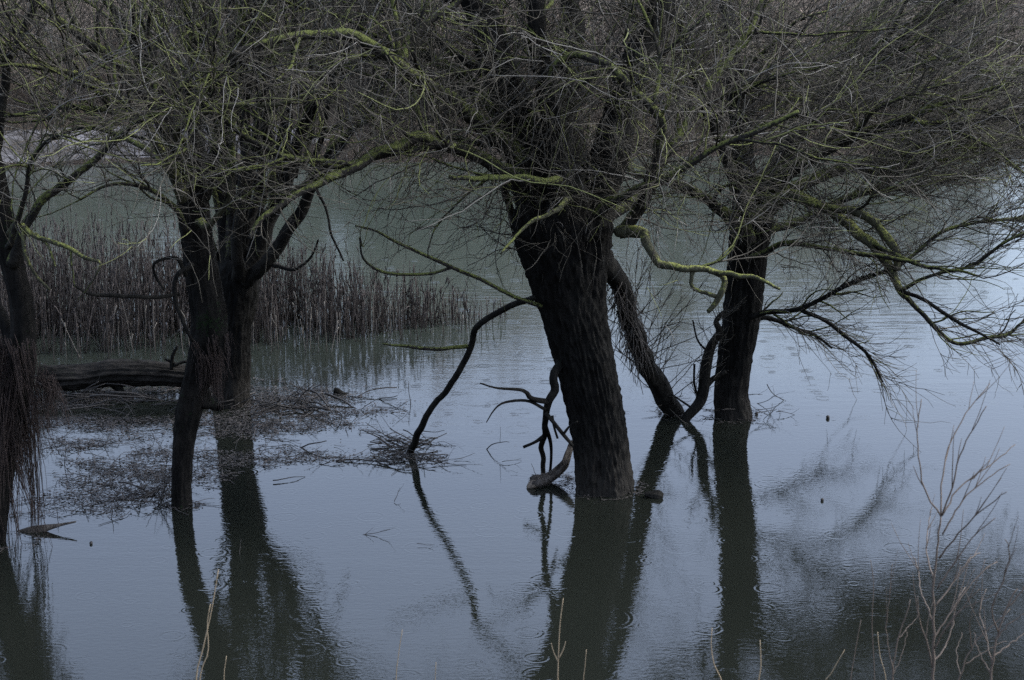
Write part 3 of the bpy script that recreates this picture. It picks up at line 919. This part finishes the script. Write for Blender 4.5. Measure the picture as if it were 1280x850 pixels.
for q in range(4):
    xt = 232 + q * 52 + rng.normal(0, 6)
    xb = 292 + (xt - 320) * .22
    dd = rng.uniform(-.5, .6)
    w0 = rng.uniform(8, 15)
    A(make_limb(rear, [(xb, 345 - rng.uniform(0, 40), w0, dd * .3), (xb + (xt - xb) * .35, 235, w0 * .8, dd * .7), (xb + (xt - xb) * .72, 110, w0 * .62, dd), (xt, 0, w0 * .45, dd * 1.2), (xt + (xt - 320) * .2, -90, w0 * .25, dd * 1.4)], YF, 'bark_black' if rng.random() < .6 else 'limb_moss', 9, .2, 30, w=.5))
for q in range(13):              # thin upright wands that carry on to the top of the crown
    xb = 268 + q * 10 + rng.normal(0, 4)
    yb = rng.uniform(205, 275)
    xt = 300 + (xb - 322) * 2.1 + rng.normal(0, 10)
    dd = rng.uniform(-.9, .2)
    w0 = rng.uniform(5.5, 9)
    A(make_limb(rear, [(xb, yb, w0, dd * .6), (xb + (xt - xb) * .4, yb * .62, w0 * .8, dd), (xb + (xt - xb) * .75, yb * .2, w0 * .6, dd * 1.1), (xt, -50, w0 * .35, dd * 1.2)], YF, 'bark_black' if rng.random() < .65 else 'limb_moss', 8, .2, 30, w=.35))
finish_tree(rear, FL_, 90, 420, 1200, 1700, trop=(0, 0, .6), bias=(0, 0, .6), zcut=2.5, drop=.92)

# ---- front willow on the left: bent foot, mossy body, root beard
YV = wat(227, 632)[1]
front = empty('willow_tree', wat(227, 632), 'mossy willow left of centre on a thin bent foot with a rusty root beard', 'tree')
make_trunk(front, [(226, 655, 27), (227, 632, 25), (227, 600, 24), (230, 560, 26), (236, 520, 31), (244, 485, 33), (252, 455, 39), (259, 425, 44), (260, 395, 44), (255, 355, 43), (248, 310, 42), (243, 270, 40), (240, 235, 38), (238, 210, 32)], YV, 'bark_mossy', 64, 170, .2, 16, .04, 23.0)
VL = []
A = VL.append
A(make_limb(front, [(246, 486, 22), (258, 500, 17), (268, 508, 13), (276, 512, 9)], YV, 'bark_mossy', 14, .25, 16, w=0, twigs=0))
A(make_limb(front, [(238, 240, 28, .1), (220, 180, 20, .1), (198, 130, 16, .1), (178, 92, 14, .1), (162, 42, 12, .1), (135, 5, 9, .1), (110, -40, 6, .1)], YV, 'bark_mossy', 14, .2, 40))
A(make_limb(front, [(236, 230, 22, -.2), (205, 165, 14, -.4), (165, 97, 12, -.5), (140, 76, 11, -.6), (112, 52, 10, -.7), (80, 28, 9, -.8), (48, 4, 7, -.9), (10, -20, 5, -1)], YV, 'limb_moss', 12, .2, 46))
A(make_limb(front, [(230, 250, 16, -.4), (190, 165, 10, -.8), (130, 108, 8, -1.0), (75, 90, 7, -1.2), (30, 82, 5, -1.3), (-20, 80, 3, -1.4)], YV, 'limb_green', 10, .2, 36))
A(make_limb(front, [(232, 245, 16, -.3), (185, 162, 10, -.6), (120, 137, 7, -.9), (75, 136, 6, -1.1), (5, 146, 4, -1.3)], YV, 'limb_moss', 10, .2, 36))
A(make_limb(front, [(244, 240, 26, .2), (246, 170, 20, .3), (240, 100, 16, .4), (238, 30, 13, .5), (232, -50, 9, .6)], YV, 'bark_mossy', 14, .2, 36))
A(make_limb(front, [(250, 250, 18, 0), (268, 190, 14, -.2), (285, 120, 11, -.4), (300, 40, 9, -.6), (310, -50, 6, -.8)], YV, 'limb_moss', 12, .2, 36))
A(make_limb(front, [(235, 190, 14, -.5), (222, 165, 9, -.9), (246, 143, 8, -1.1), (270, 135, 7, -1.2), (300, 131, 6, -1.3), (345, 130, 5, -1.4), (400, 112, 3, -1.5)], YV, 'limb_green', 10, .2, 36))
A(make_limb(front, [(248, 280, 12, -.3), (262, 282, 8, -.6), (274, 268, 7, -.8), (285, 250, 6, -.9), (290, 225, 5, -1.0), (292, 200, 3, -1.1)], YV, 'limb_green', 10, .2, 30, w=.6, len=.5))
A(make_limb(front, [(235, 290, 10, -.3), (210, 250, 7, -.5), (180, 235, 6, -.7), (140, 230, 4, -.9), (100, 250, 3, -1.1)], YV, 'limb_moss', 8, .2, 30, w=1.2, len=.6))
A(make_limb(front, [(240, 330, 9, -.2), (222, 345, 6, -.3), (219, 370, 6, -.35), (226, 395, 5, -.4), (240, 428, 4, -.4)], YV, 'bark_black', 8, .2, 24, w=.6, len=.35, twigs=0))
A(make_limb(front, [(224, 368, 5, -.3), (180, 372, 5, -.6), (150, 370, 5, -.8), (115, 368, 4, -1.0), (92, 356, 2.5, -1.1)], YV, 'bark_black', 8, .2, 24, w=.4, len=.4, twigs=0))
A(make_limb(front, [(232, 345, 6, -.2), (222, 322, 5, -.3), (195, 328, 4, -.4), (192, 340, 4, -.4), (205, 362, 3, -.4)], YV, 'bark_black', 8, .2, 20, w=.3, len=.3, twigs=0))
A(make_limb(front, [(245, 300, 12, .3), (215, 220, 9, .7), (170, 180, 7, 1.0), (110, 160, 5, 1.3), (60, 170, 4, 1.5)], YV, 'limb_moss', 8, .2, 30))
finish_tree(front, VL, 96, 320, 800, 900, trop=(0, 0, .35), bias=(-.15, 0, .35), zcut=2.95, drop=.92)
n = 34
cen = np.stack([at(x, y, YV - .05 + d) for x, y, d in zip(rng.uniform(244, 286, n), rng.uniform(418, 470, n), rng.uniform(-.2, .22, n))])
V, Q = locks(cen, 11, .22, .50, .002, .0048, .022)
tag(obj('root_beard', mesh_data('root_beard', V, Q, 'root'), front, ), kind='stuff')

# ---- willow at the left edge
YE = wat(18, 676)[1]
edge = empty('willow_tree', wat(18, 676), 'willow cut by the left edge behind long dark curtains of roots', 'tree')
make_trunk(edge, [(-12, 700, 36), (-12, 676, 36), (-7, 620, 38), (3, 560, 40), (16, 500, 40), (26, 450, 36), (29, 410, 32), (25, 370, 30), (17, 335, 30), (8, 295, 30), (-2, 250, 28), (-14, 190, 26), (-30, 110, 22), (-40, 30, 18), (-46, -60, 10)], YE, 'bark_mossy', 44, 120, .2, 14, .1, 31.0)
EL = []
A = EL.append
A(make_limb(edge, [(16, 330, 18, -.1), (24, 300, 14, -.2), (38, 268, 12, -.2), (62, 240, 11, -.3), (109, 209, 10, -.3), (140, 180, 8, -.3), (171, 155, 7, -.4), (212, 124, 5, -.5), (245, 90, 3, -.6)], YE, 'limb_moss', 12, .18, 46, w=.6, len=.5))
A(make_limb(edge, [(-8, 215, 14, -.1), (4, 110, 12, -.1), (8, 78, 11, -.1), (25, 45, 10, -.1), (44, 5, 8, -.1), (58, -40, 5, -.1)], YE, 'bark_black', 12, .18, 36, w=.5, len=.5))
A(make_limb(edge, [(12, 292, 9, -.3), (24, 280, 7, -.4), (44, 294, 6, -.5), (78, 306, 6, -.6), (109, 323, 5, -.7), (126, 329, 4, -.7), (120, 344, 2.5, -.7)], YE, 'limb_green', 9, .18, 34, w=.4, len=.3, twigs=0))
A(make_limb(edge, [(28, 282, 5, -.4), (30, 310, 5, -.5), (41, 338, 4, -.5), (62, 362, 3, -.5)], YE, 'limb_green', 8, .18, 22, w=.2, len=.25, twigs=0))
A(make_limb(edge, [(44, 292, 4, -.5), (58, 304, 4, -.55), (66, 322, 3, -.6), (70, 335, 2, -.6)], YE, 'limb_green', 8, .18, 20, w=.1, len=.25, twigs=0))
A(make_limb(edge, [(20, 440, 22, .1), (2, 400, 16, .2), (-20, 340, 14, .4), (-50, 260, 12, .6), (-80, 160, 8, .8)], YE, 'bark_black', 12, .18, 30, w=.4))
A(make_limb(edge, [(10, 310, 9, -.3), (30, 250, 6, -.6), (40, 200, 5, -.8), (70, 170, 4, -1.0), (110, 180, 2.5, -1.1)], YE, 'limb_moss', 8, .18, 26, w=.8, len=.5))
finish_tree(edge, EL, 36, 200, 520, 500, trop=(0, 0, .2), zcut=3.0, drop=.85)
n = 74
x = rng.uniform(-26, 47, n)
y0 = 405 + rng.beta(1.1, 1.8, n) * 200
d = rng.uniform(-.30, .30, n)
cen = np.stack([at(a, b, YE + c) for a, b, c in zip(x, y0, d)])
V, Q = locks(cen, 14, .45, 1.5, .002, .005, .03, .04)
n = 16
x = rng.uniform(44, 70, n)
cen = np.stack([at(a, 450 + (a - 44) * .9 + e, YE - .1 + c) for a, e, c in zip(x, rng.uniform(0, 26, n), rng.uniform(-.2, .2, n))])
V2, Q2 = locks(cen, 11, .22, .55, .002, .0045, .03, .07)
V, Q, mi = join([(V, Q), (V2, Q2)])
tag(obj('root_curtain', mesh_data('root_curtain', V, Q, 'root'), edge), kind='stuff')

# ------------------------------------------------------------------ fallen log
YG = wat(150, 492)[1]
log = empty('fallen_log', wat(150, 492), 'dark fallen log lying level just over the water between two left willows', 'log')
C, Rr = px_line([(48, 470, 26, 0), (75, 473, 30, 0), (110, 471, 29, 0), (140, 467, 31, 0), (180, 467, 30, 0), (215, 469, 27, 0), (240, 472, 24, 0), (262, 476, 20, .1)], YG, 150)
obj('trunk', mesh_data('trunk', *gnarl(C, Rr, 64, .42, 12, 41.0), 'bark_log'), log)
C2, R2 = px_line([(140, 475, 14, 0), (150, 488, 10, 0), (148, 500, 8, -.1)], YG, 10)
obj('branch_stub', mesh_data('branch_stub', *gnarl(C2, R2, 10, .3, 8, 2.0), 'bark_black'), log)
for pts in ([(214, 462, 5), (216, 445, 5), (222, 432, 3)], [(216, 458, 4), (232, 452, 4), (246, 458, 3), (240, 470, 3)], [(220, 455, 4), (206, 449, 3)]):
    C2, R2 = px_line(pts, YG - .1, 12)
    obj('branch', mesh_data('branch', *tubes(C2[None], R2[None], 6), 'bark_black'), log)

# ------------------------------------------------------------------ reeds
def reed_top(x):
    return np.interp(x, [-80, 40, 130, 200, 330, 400, 470, 530, 590, 640], [290, 296, 300, 312, 335, 336, 346, 360, 376, 392])


def reeds(n, base_px, hts, mat, wts=None):
    pts = np.stack([wat(a, b) for a, b in base_px])
    sg = np.where(rng.random(n) < .14, .42, .06)
    D = np.stack([rng.normal(0, 1, n) * sg, rng.normal(0, 1, n) * sg, np.ones(n)], 1)
    pts[:, 2] = -.05
    P, Rr = grow(pts, D, hts, rng.uniform(.0035, .0075, n), 6, .035, (0, 0, .05), .6)
    a = tubes(P, Rr, 3)
    # seed heads and side sprigs: small lumps along the upper third
    S, D, r, i = kids(P, Rr, int(n * 1.6), .45, 1.0, (.2, .7), (0, 0, .4))
    P2, R2 = grow(S, D, rng.uniform(.03, .14, len(S)), rng.uniform(.004, .011, len(S)), 4, .1, (0, 0, .2), .7)
    b = tubes(P2, R2, 3)
    return join([a, b])[:2]


bx_, by_ = [], []
while len(bx_) < 3000:
    x = rng.uniform(-60, 600)
    ymax = np.interp(x, [-60, 40, 160, 300, 420, 500, 600], [452, 446, 440, 434, 428, 414, 404])
    ymin = np.interp(x, [-60, 200, 400, 600], [392, 394, 398, 396])
    y = rng.uniform(ymin, ymax)
    edge_n = mnoise.noise(Vector((x * .018, y * .05, 2)))
    dens = np.interp(x, [-60, 420, 520, 600], [1, .85, .5, .12]) * (1 if y < ymax - 22 else .45 + edge_n)
    if rng.random() < dens:
        bx_.append(x)
        by_.append(y)
bx_, by_ = np.array(bx_), np.array(by_)
order = np.argsort(-by_)
# the foremost stems stand apart and are things; the rest is one mass
hh = []
for x, y in zip(bx_, by_):
    Yb = wat(x, y)[1]
    full = 98 * m_per_px(Yb) * np.interp(x, [0, 300, 420, 600], [1.22, 1.12, .88, .40])
    hh.append(full * np.clip(rng.normal(.80, .26), .25, 1.3) * np.interp(y, [400, 445], [1.0, .92]))
hh = np.array(hh)
V, Q = reeds(len(bx_), list(zip(bx_, by_)), hh, 'reed')
tag(obj('reed_bed', mesh_data('reed_bed', V, Q, ['reed', 'reed_pale'], np.repeat((rng.random(len(Q) // 3 + 1) < 0).astype(int), 3)[:len(Q)])), 'dense bed of dead brown reeds standing in the flood', None, None, 'stuff')
fx = np.r_[rng.uniform(60, 420, 60), rng.uniform(380, 640, 70)]
fy = np.interp(fx, [0, 160, 300, 420, 500, 640], [450, 446, 440, 434, 420, 400]) + rng.normal(0, 5, len(fx))
for x, y in zip(fx, fy):
    b = wat(x, y)
    h = np.array([np.interp(x, [0, 300, 420, 620], [.75, .8, .75, .4]) * rng.uniform(.45, 1.2)])
    V, Q = reeds(1, [(x, y)], h, 'reed')
    o = obj('reed_stem', mesh_data('reed_stem', V, Q, 'reed' if rng.random() < .7 else 'reed_pale'), None, (b[0], b[1], 0))
    tag(o, 'single dead reed standing apart along the open edge of the reed bed', 'reed', 'single reeds in front of the reed bed')
# thin reeds along the far margin
n = 420
x = rng.uniform(-60, 700, n)
y = np.array([rng.uniform(205, 262) if a < 240 else rng.uniform(185, 255) for a in x])
keep = (rng.random(n) < np.where(x < 240, 1.0, .35))
x, y = x[keep], y[keep]
V, Q = reeds(len(x), list(zip(x, y)), rng.uniform(.2, .6, len(x)), 'reed')
tag(obj('far_reeds', mesh_data('far_reeds', V, Q, 'reed_pale')), 'thin pale reeds in the shallows under the far bank', None, None, 'stuff')

# ------------------------------------------------------------------ floating litter


def flecks(px, py, n_per, s0, s1):
    V = []
    for x, y in zip(px, py):
        c = wat(x, y)
        a = rng.uniform(0, math.pi)
        L = rng.uniform(s0, s1)
        w = L * rng.uniform(.22, .6)
        u = np.array([math.cos(a), math.sin(a), rng.normal(0, .10)]) * L
        v = np.array([-math.sin(a), math.cos(a), rng.normal(0, .16)]) * w
        z = np.array([0, 0, rng.uniform(.006, .02)])
        c = c + z
        e = np.array([0, 0, 1]) * L * rng.uniform(-.2, .25)
        V += [c - u, c - v * .9 + u * .1, c + u + e, c + v * .9 - u * .1]
    V = np.array(V)
    V[:, 2] = np.maximum(V[:, 2], .004)
    return V, np.arange(len(V)).reshape(-1, 4)


def litter_density(x, y):
    c = wat(x, y)
    n = mnoise.fractal(Vector((c[0] * .9, c[1] * 1.6, 5.0)), 1.0, 2.0, 4)
    m = 0.0
    if y < 648:
        left = np.interp(y, [478, 500, 540, 600, 650], [1.0, .95, .95, .9, .35])
        rx = np.interp(y, [478, 500, 520, 560, 600, 650], [460, 545, 530, 430, 300, 170])
        m = left * np.clip((rx - x) / 90, 0, 1)
    band = math.exp(-((y - 505) / 16) ** 2) * (1 if 20 < x < 470 else 0)
    band2 = math.exp(-((y - 574) / 8) ** 2) * (1 if 330 < x < 560 else 0)
    p = m * np.clip(.34 + n * 1.2, 0, 1) + band * .55 * np.clip(.5 + n, 0, 1) + band2 * .5 * np.clip(.4 + n, 0, 1)
    return p


px_, py_ = [], []
while len(px_) < 19000:
    x, y = rng.uniform(-20, 570), rng.uniform(474, 655)
    if rng.random() < litter_density(x, y):
        px_.append(x)
        py_.append(y)
for fx_, fy_, fw in ((756, 611, 40), (918, 521, 26), (228, 632, 17), (288, 507, 30), (842, 517, 16), (10, 676, 34), (690, 600, 22)):
    for q in range(170):
        a = rng.uniform(0, 6.28)
        rr_ = fw * (1 + abs(rng.normal(0, .22)))
        px_.append(fx_ + math.cos(a) * rr_)
        py_.append(fy_ + math.sin(a) * rr_ * .26)
V, Q = flecks(px_, py_, 1, .006, .026)
bits = []
for q in rng.choice(len(px_), 1900, replace=False):
    bits.append(wat(px_[q] + rng.normal(0, 4), py_[q] + rng.normal(0, 1.5)) + [0, 0, .012])
bits = np.array(bits)
ph = rng.uniform(0, 6.28, len(bits))
P, Rr = grow(bits, np.stack([np.cos(ph), np.sin(ph), rng.normal(0, .12, len(bits))], 1), rng.uniform(.06, .32, len(bits)), rng.uniform(.002, .0045, len(bits)), 5, .12, (0, 0, 0), .6)
P[:, :, 2] = np.maximum(P[:, :, 2], .006)
V, Q, mi = join([(V, Q), tubes(P, Rr, 3)])
tag(obj('leaf_litter', mesh_data('leaf_litter', V, Q, 'litter', None, False)), 'dark raft of dead leaves and bits afloat around the left willows', None, None, 'stuff')

# ------------------------------------------------------------------ sticks and driftwood


def stick_mesh(L, r, forks, name='stick'):
    P, Rr = grow(np.zeros((1, 3)), np.array([[1.0, 0, .02]]), np.array([L]), np.array([r]), 9, .10, (0, 0, 0), .45)
    P[:, :, :] -= P.mean(1, keepdims=True)
    parts = [tubes(P, Rr, 5)]
    if forks:
        S, D, rr, i = kids(P, Rr, forks, .2, .95, (.4, 1.0))
        P2, R2 = grow(S, D, rng.uniform(.2, .5, forks) * L, np.clip(rr * .7, .002, 1), 6, .14, (0, 0, 0), .5)
        parts.append(tubes(P2, R2, 4))
    V, Q, mi = join(parts)
    return mesh_data(name, V, Q, 'stick')


stick_protos = [stick_mesh(L, r, f) for L, r, f in ((.5, .008, 1), (.7, .010, 2), (.4, .007, 0), (.9, .011, 3), (.6, .013, 0), (.35, .006, 2), (.8, .007, 4))]


def stick(x, y, z, yaw, pitch, s, label, group, which=None):
    c = wat(x, y)
    o = bpy.data.objects.new('driftwood_stick', stick_protos[int(rng.integers(len(stick_protos))) if which is None else which])
    COL.objects.link(o)
    o.location = (c[0], c[1], z)
    o.rotation_euler = (rng.uniform(0, 6.28), -pitch, yaw)
    o.scale = (s, s, s)
    tag(o, label, 'stick', group)
    return o


for k in range(58):       # pile at the foot of the bent branch
    x, y = rng.normal(500, 22), rng.normal(562, 9)
    stick(x, y, abs(rng.normal(.02, .035)), rng.normal(.1, .55) + (math.pi if rng.random() < .5 else 0), rng.normal(0, .13), rng.uniform(.4, .95),
          'dark stick tangled in the drift heap where the bent branch meets the water', 'sticks in the drift heap under the bent branch')
for k in range(46):       # pile behind, right of the left willows
    x, y = rng.normal(375, 38), rng.normal(512, 8)
    stick(x, y, abs(rng.normal(.02, .05)), rng.normal(0, .7) + (math.pi if rng.random() < .5 else 0), rng.normal(0, .25), rng.uniform(.7, 1.3),
          'dark stick in the low drift raft right of the fan limbed willow', 'sticks in the raft beside the fan limbed willow')
for k in range(26):       # snagged on the foot of the front willow
    x, y = rng.normal(198, 14), rng.normal(622, 8)
    stick(x, y, abs(rng.normal(.05, .07)), rng.normal(0, .9), rng.normal(0, .5), rng.uniform(.5, .9),
          'dark stick snagged against the bent foot of the mossy willow', 'sticks snagged on the bent willow foot')
for k in range(44):       # under the fallen log
    x, y = rng.uniform(65, 240), rng.normal(503, 7)
    stick(x, y, abs(rng.normal(.02, .03)), rng.normal(0, .5), rng.normal(0, .2), rng.uniform(.6, 1.3),
          'dark stick drifting in the litter under the fallen log', 'sticks under the fallen log')
for k in range(40):       # poking out of the litter on the left
    x, y = rng.uniform(60, 200), rng.uniform(540, 650)
    stick(x, y, .01, rng.uniform(0, 6.28), rng.choice([rng.normal(0, .15), rng.uniform(.6, 1.4)]), rng.uniform(.35, .8),
          'small dark twig poking out of the leaf raft on the left', 'twigs in the leaf raft', int(rng.choice([0, 2, 5])))
for k in range(15):       # around the right trunk foot
    x, y = rng.normal(948, 28), rng.normal(522, 8)
    stick(x, y, abs(rng.normal(.04, .05)), rng.normal(0, .8), rng.normal(0, .5), rng.uniform(.4, .8),
          'thin dark twig drifting at the foot of the slimmer upright willow', 'twigs at the foot of the slimmer willow', int(rng.choice([5, 6, 2])))
for x, y, yaw, pit, s, lab in ((455, 578, .05, .03, 1.2, 'long low stick afloat left of the drift heap'),
                               (415, 580, -.1, .05, .8, 'short forked stick afloat farthest left of the drift heap'),
                               (466, 669, .12, .03, .38, 'small leafy sprig afloat in the open water below the drift heap'),
                               (532, 683, .06, .02, .48, 'slender looping sprig afloat beside the reflected bent branch'),
                               (985, 519, .02, .02, .55, 'straight dark stick afloat right of the slimmer willow'),
                               (622, 566, -.8, .7, .8, 'stick slanting out of the water left of the hanging dead branch'),
                               (640, 578, .2, .15, .45, 'broken twig folded on the water left of the hanging dead branch'),
                               (497, 624, 1.2, .6, .45, 'kinked thin twig standing out of open water under the drift heap'),
                               (512, 505, 0, 1.4, .9, 'upright broken stub rising behind the drift heap'),
                               (362, 600, .3, .1, .9, 'thin curled twig afloat right of the fan limbed willow'),
                               (380, 560, -.3, .05, .9, 'flat forked twig afloat right of the drowned trunk'),
                               (300, 692, 1.3, .5, .3, 'tiny twig poking up from open water below the drowned trunk'),
                               (643, 592, 0, .02, .25, 'short dark sliver afloat left of the pale cut log'),
                               (816, 345, .2, .2, .4, 'bit of branch caught behind the thick willow')):
    if y < 400:
        continue
    stick(x, y, .02 if abs(pit) < .3 else .12 * s, yaw, pit, s, lab, None)


def lump(name, pts, Y, mat, k, amp, seed, label, cat):
    b = at(pts[0][0], pts[0][1], Y)
    C, Rr = px_line(pts, Y, 24)
    V, Q = gnarl(C, Rr, k, amp, 7, seed)
    return tag(obj(name, mesh_data(name, V, Q, mat), None, tuple(C.mean(0))), label, cat)


Yp = wat(690, 604)[1]
pale = empty('driftwood_log', wat(672, 606), 'pale bent driftwood log with a knobbly cut end beside the thick trunk', 'log')
C, Rr = px_line([(717, 552, 7, .3), (712, 562, 9, .25), (706, 580, 11, .1), (697, 590, 12, .05), (688, 597, 13, 0), (678, 602, 16, -.05), (671, 604, 19, -.1), (665, 606, 17, -.1)], Yp, 36)
obj('log', mesh_data('log', *gnarl(C, Rr, 26, .55, 12, 5.0), 'pale_wood'), pale)
C2, R2 = px_line([(669, 605, 13, -.12), (664, 607, 10, -.14), (659, 610, 4, -.15)], Yp, 8)
obj('cut_end', mesh_data('cut_end', *gnarl(C2, R2, 14, .4, 8, 8.0), 'cut_wood'), pale)
Yc = wat(820, 622)[1]
lump('driftwood_chunk', [(806, 618, 5), (815, 619, 9), (822, 620, 13), (828, 622, 9)], Yc, 'bark_black', 20, .6, 3.0, 'black chunk of wood afloat right of the thick trunk', 'driftwood')
Yc = wat(424, 492)[1]
lump('driftwood_stump', [(438, 495, 5), (428, 493, 8), (421, 490, 11), (417, 489, 9)], Yc, 'bark_black', 14, .3, 6.0, 'round ended stump afloat in the raft by the reeds', 'driftwood')
Yc = wat(50, 664)[1]
lump('driftwood_branch', [(22, 668, 10), (40, 664, 13), (56, 660, 9), (75, 656, 4), (95, 652, 2)], Yc, 'pale_wood', 14, .3, 7.0, 'mud grey tapered branch afloat by the root curtains', 'driftwood')
for x, y, s, lab in ((1035, 523, 6, 'small dark seed pod afloat right of the slimmer willow'), (1028, 626, 5, 'small dark leaf afloat in open water on the right'), (946, 518, 5, 'round dark nut afloat beside the foot of the slimmer willow'), (114, 680, 5, 'dark scrap afloat in open water near the left edge')):
    Yc = wat(x, y)[1]
    lump('floating_scrap', [(x - s * .3, y, s * .6), (x, y - 1, s), (x + s * .3, y - 1, s * .6)], Yc, 'stick', 10, .4, x * .01, lab, 'floating scrap')

# ------------------------------------------------------------------ near bank: saplings and straws


def sapling(Y, stem_pts, shoots, label, r_px):
    base = at(stem_pts[0][0], stem_pts[0][1], Y)
    gz = height(base[0], Y)
    root = empty('bare_sapling', (base[0], Y, gz), label, 'sapling', 'bare saplings on the near bank')
    pts = [at(x, y, Y) for x, y in stem_pts]
    pts = [np.array([base[0], Y, gz - .05])] + pts
    n = 40
    C = spline(np.array(pts), n)
    Rr = np.linspace(r_px * .52, r_px * .20, n) * m_per_px(Y)
    C[1:] += rng.normal(0, .0022, (n - 1, 3))
    obj('stem', mesh_data('stem', *tubes(C[None], Rr[None], 8), 'sapling'), root)
    for sh in shoots:
        d = rng.normal(0, .18)
        p = np.array([at(x, y, Y + d * t) for (x, y), t in zip(sh, np.linspace(0, 1, len(sh)))])
        c = spline(p, 16)
        c[1:] += rng.normal(0, .0025, (15, 3))
        rr = np.linspace(r_px * .22, r_px * .11, 16) * m_per_px(Y)
        if len(sh) > 3:              # fine side shoots, all sweeping up
            S_, D_, r_, i_ = kids(c[None], rr[None], 3, .25, .9, (.25, .5), (0, 0, .3))
            P_, R_ = grow(S_, D_, rng.uniform(.10, .30, 3), r_ * .75, 8, .04, (0, 0, .35), .5)
            for e in range(3):
                obj('shoot', mesh_data('shoot', *tubes(P_[e][None], R_[e][None], 5), 'sapling'), root)
        b = obj('shoot', mesh_data('shoot', *tubes(c[None], rr[None], 6), 'sapling'), root)


sapling(9.6, [(1166, 870), (1167, 800), (1167, 740), (1172, 680), (1176, 645)],
        [[(1176, 645), (1155, 610), (1148, 570), (1147, 530), (1152, 498)],
         [(1176, 645), (1178, 600), (1186, 560), (1205, 520), (1237, 480)],
         [(1177, 645), (1190, 610), (1200, 570), (1220, 530), (1232, 508)],
         [(1178, 644), (1200, 610), (1240, 580), (1270, 555)],
         [(1178, 668), (1200, 630), (1225, 605), (1262, 580)],
         [(1174, 698), (1200, 665), (1225, 640), (1258, 615)],
         [(1172, 735), (1195, 700), (1222, 665), (1245, 648)],
         [(1170, 757), (1190, 730), (1210, 700), (1225, 690)],
         [(1167, 725), (1158, 690), (1160, 660), (1165, 635)],
         [(1167, 780), (1152, 740), (1148, 715), (1142, 695)],
         [(1167, 800), (1185, 770), (1205, 740), (1232, 712), (1246, 702)],
         [(1167, 812), (1178, 790), (1200, 762), (1225, 735)],
         [(1166, 830), (1180, 810), (1190, 785), (1196, 752), (1206, 735)],
         [(1166, 835), (1160, 805), (1150, 780), (1146, 745)]],
        'tall bare sapling with many upswept shoots at the lower right', 5.5)
sapling(9.2, [(1238, 875), (1240, 830), (1248, 790), (1258, 760), (1272, 735)],
        [[(1240, 830), (1232, 790), (1225, 765), (1232, 735)], [(1243, 800), (1262, 780), (1290, 760)], [(1248, 790), (1240, 760), (1256, 720), (1262, 690), (1257, 675)],
         [(1240, 822), (1262, 805), (1290, 785)], [(1258, 760), (1275, 742), (1300, 700)], [(1240, 845), (1222, 812), (1218, 790)]],
        'bare sapling cut by the right edge beside the tall upswept one', 5)
sapling(9.9, [(1114, 880), (1116, 840), (1122, 800), (1132, 770), (1137, 750)],
        [[(1116, 838), (1108, 790), (1112, 740), (1116, 705)], [(1122, 800), (1134, 785), (1148, 770)], [(1116, 845), (1128, 815), (1134, 790)]],
        'low bare sapling left of the tall upswept one at the lower right', 3.5)
sapling(9.4, [(1196, 885), (1200, 845), (1215, 810), (1238, 785), (1262, 762)],
        [[(1200, 845), (1196, 815), (1203, 790)], [(1215, 810), (1212, 780), (1220, 750)], [(1206, 830), (1230, 815), (1258, 800)]],
        'low leaning bare sapling between the two larger ones', 3.5)


def straw(Y, pts, w, label, cat='straw', mat='straw', shoots=()):
    p = [at(x, y, Y) for x, y in pts]
    gz = height(p[0][0], Y)
    b = np.array([p[0][0], Y, gz])
    C = spline(np.array([b - [0, 0, .05]] + p), 26)
    Rr = np.linspace(w, w * .4, 26) * .5 * m_per_px(Y)
    parts = [tubes(C[None], Rr[None], 5)]
    for sh in shoots:
        c = spline(np.array([at(x, y, Y) for x, y in sh]), 10)
        parts.append(tubes(c[None], (np.linspace(w * .6, w * .3, 10) * .5 * m_per_px(Y))[None], 5))
    V, Q, mi = join(parts)
    tag(obj('dry_straw', mesh_data('dry_straw', V, Q, mat), None, tuple(b)), label, cat, 'dry straws on the near bank')


straw(10.6, [(245, 860), (254, 810), (264, 765), (273, 712)], 3.2, 'tallest of the two pale straws before the mossy willow reflection')
straw(10.4, [(249, 862), (260, 815), (259, 780), (263, 755)], 3, 'shorter and kinked of the two pale straws before the mossy willow reflection')
straw(10.5, [(280, 862), (283, 820)], 2.5, 'stub of straw right of the pair of pale straws')
straw(10.4, [(495, 862), (498, 820), (503, 787)], 2.5, 'thin lone straw at the bottom edge left of centre')
straw(10.3, [(544, 865), (545, 828)], 2.2, 'very short straw at the bottom edge near the centre')
straw(10.5, [(697, 865), (698, 820), (700, 780), (704, 748)], 3, 'branching straw before the reflection of the thick trunk', shoots=[[(698, 828), (692, 815), (689, 804)], [(699, 822), (704, 812), (707, 802)]])
straw(10.3, [(729, 865), (731, 835), (733, 812)], 2.2, 'short straw right of the branching straw')
straw(10.5, [(903, 866), (893, 832), (889, 808), (890, 785)], 3, 'curved pale straw before the right reflected trunk')
straw(10.5, [(947, 866), (951, 835), (950, 800)], 3.4, 'stout upright pale straw right of the curved one')
straw(10.4, [(1030, 866), (1040, 840), (1056, 812)], 2.4, 'low slanting straw right of the stout pale one')
straw(10.4, [(1062, 866), (1068, 820), (1076, 775)], 2.4, 'thin reddish straw left of the low sapling', mat='sapling')
straw(10.2, [(1108, 866), (1100, 820), (1097, 790)], 2.6, 'pale curved straw nearest the low sapling')
straw(10.2, [(1093, 866), (1090, 780), (1092, 730), (1088, 700)], 2.2, 'long faint straw left of the low sapling', mat='sapling')
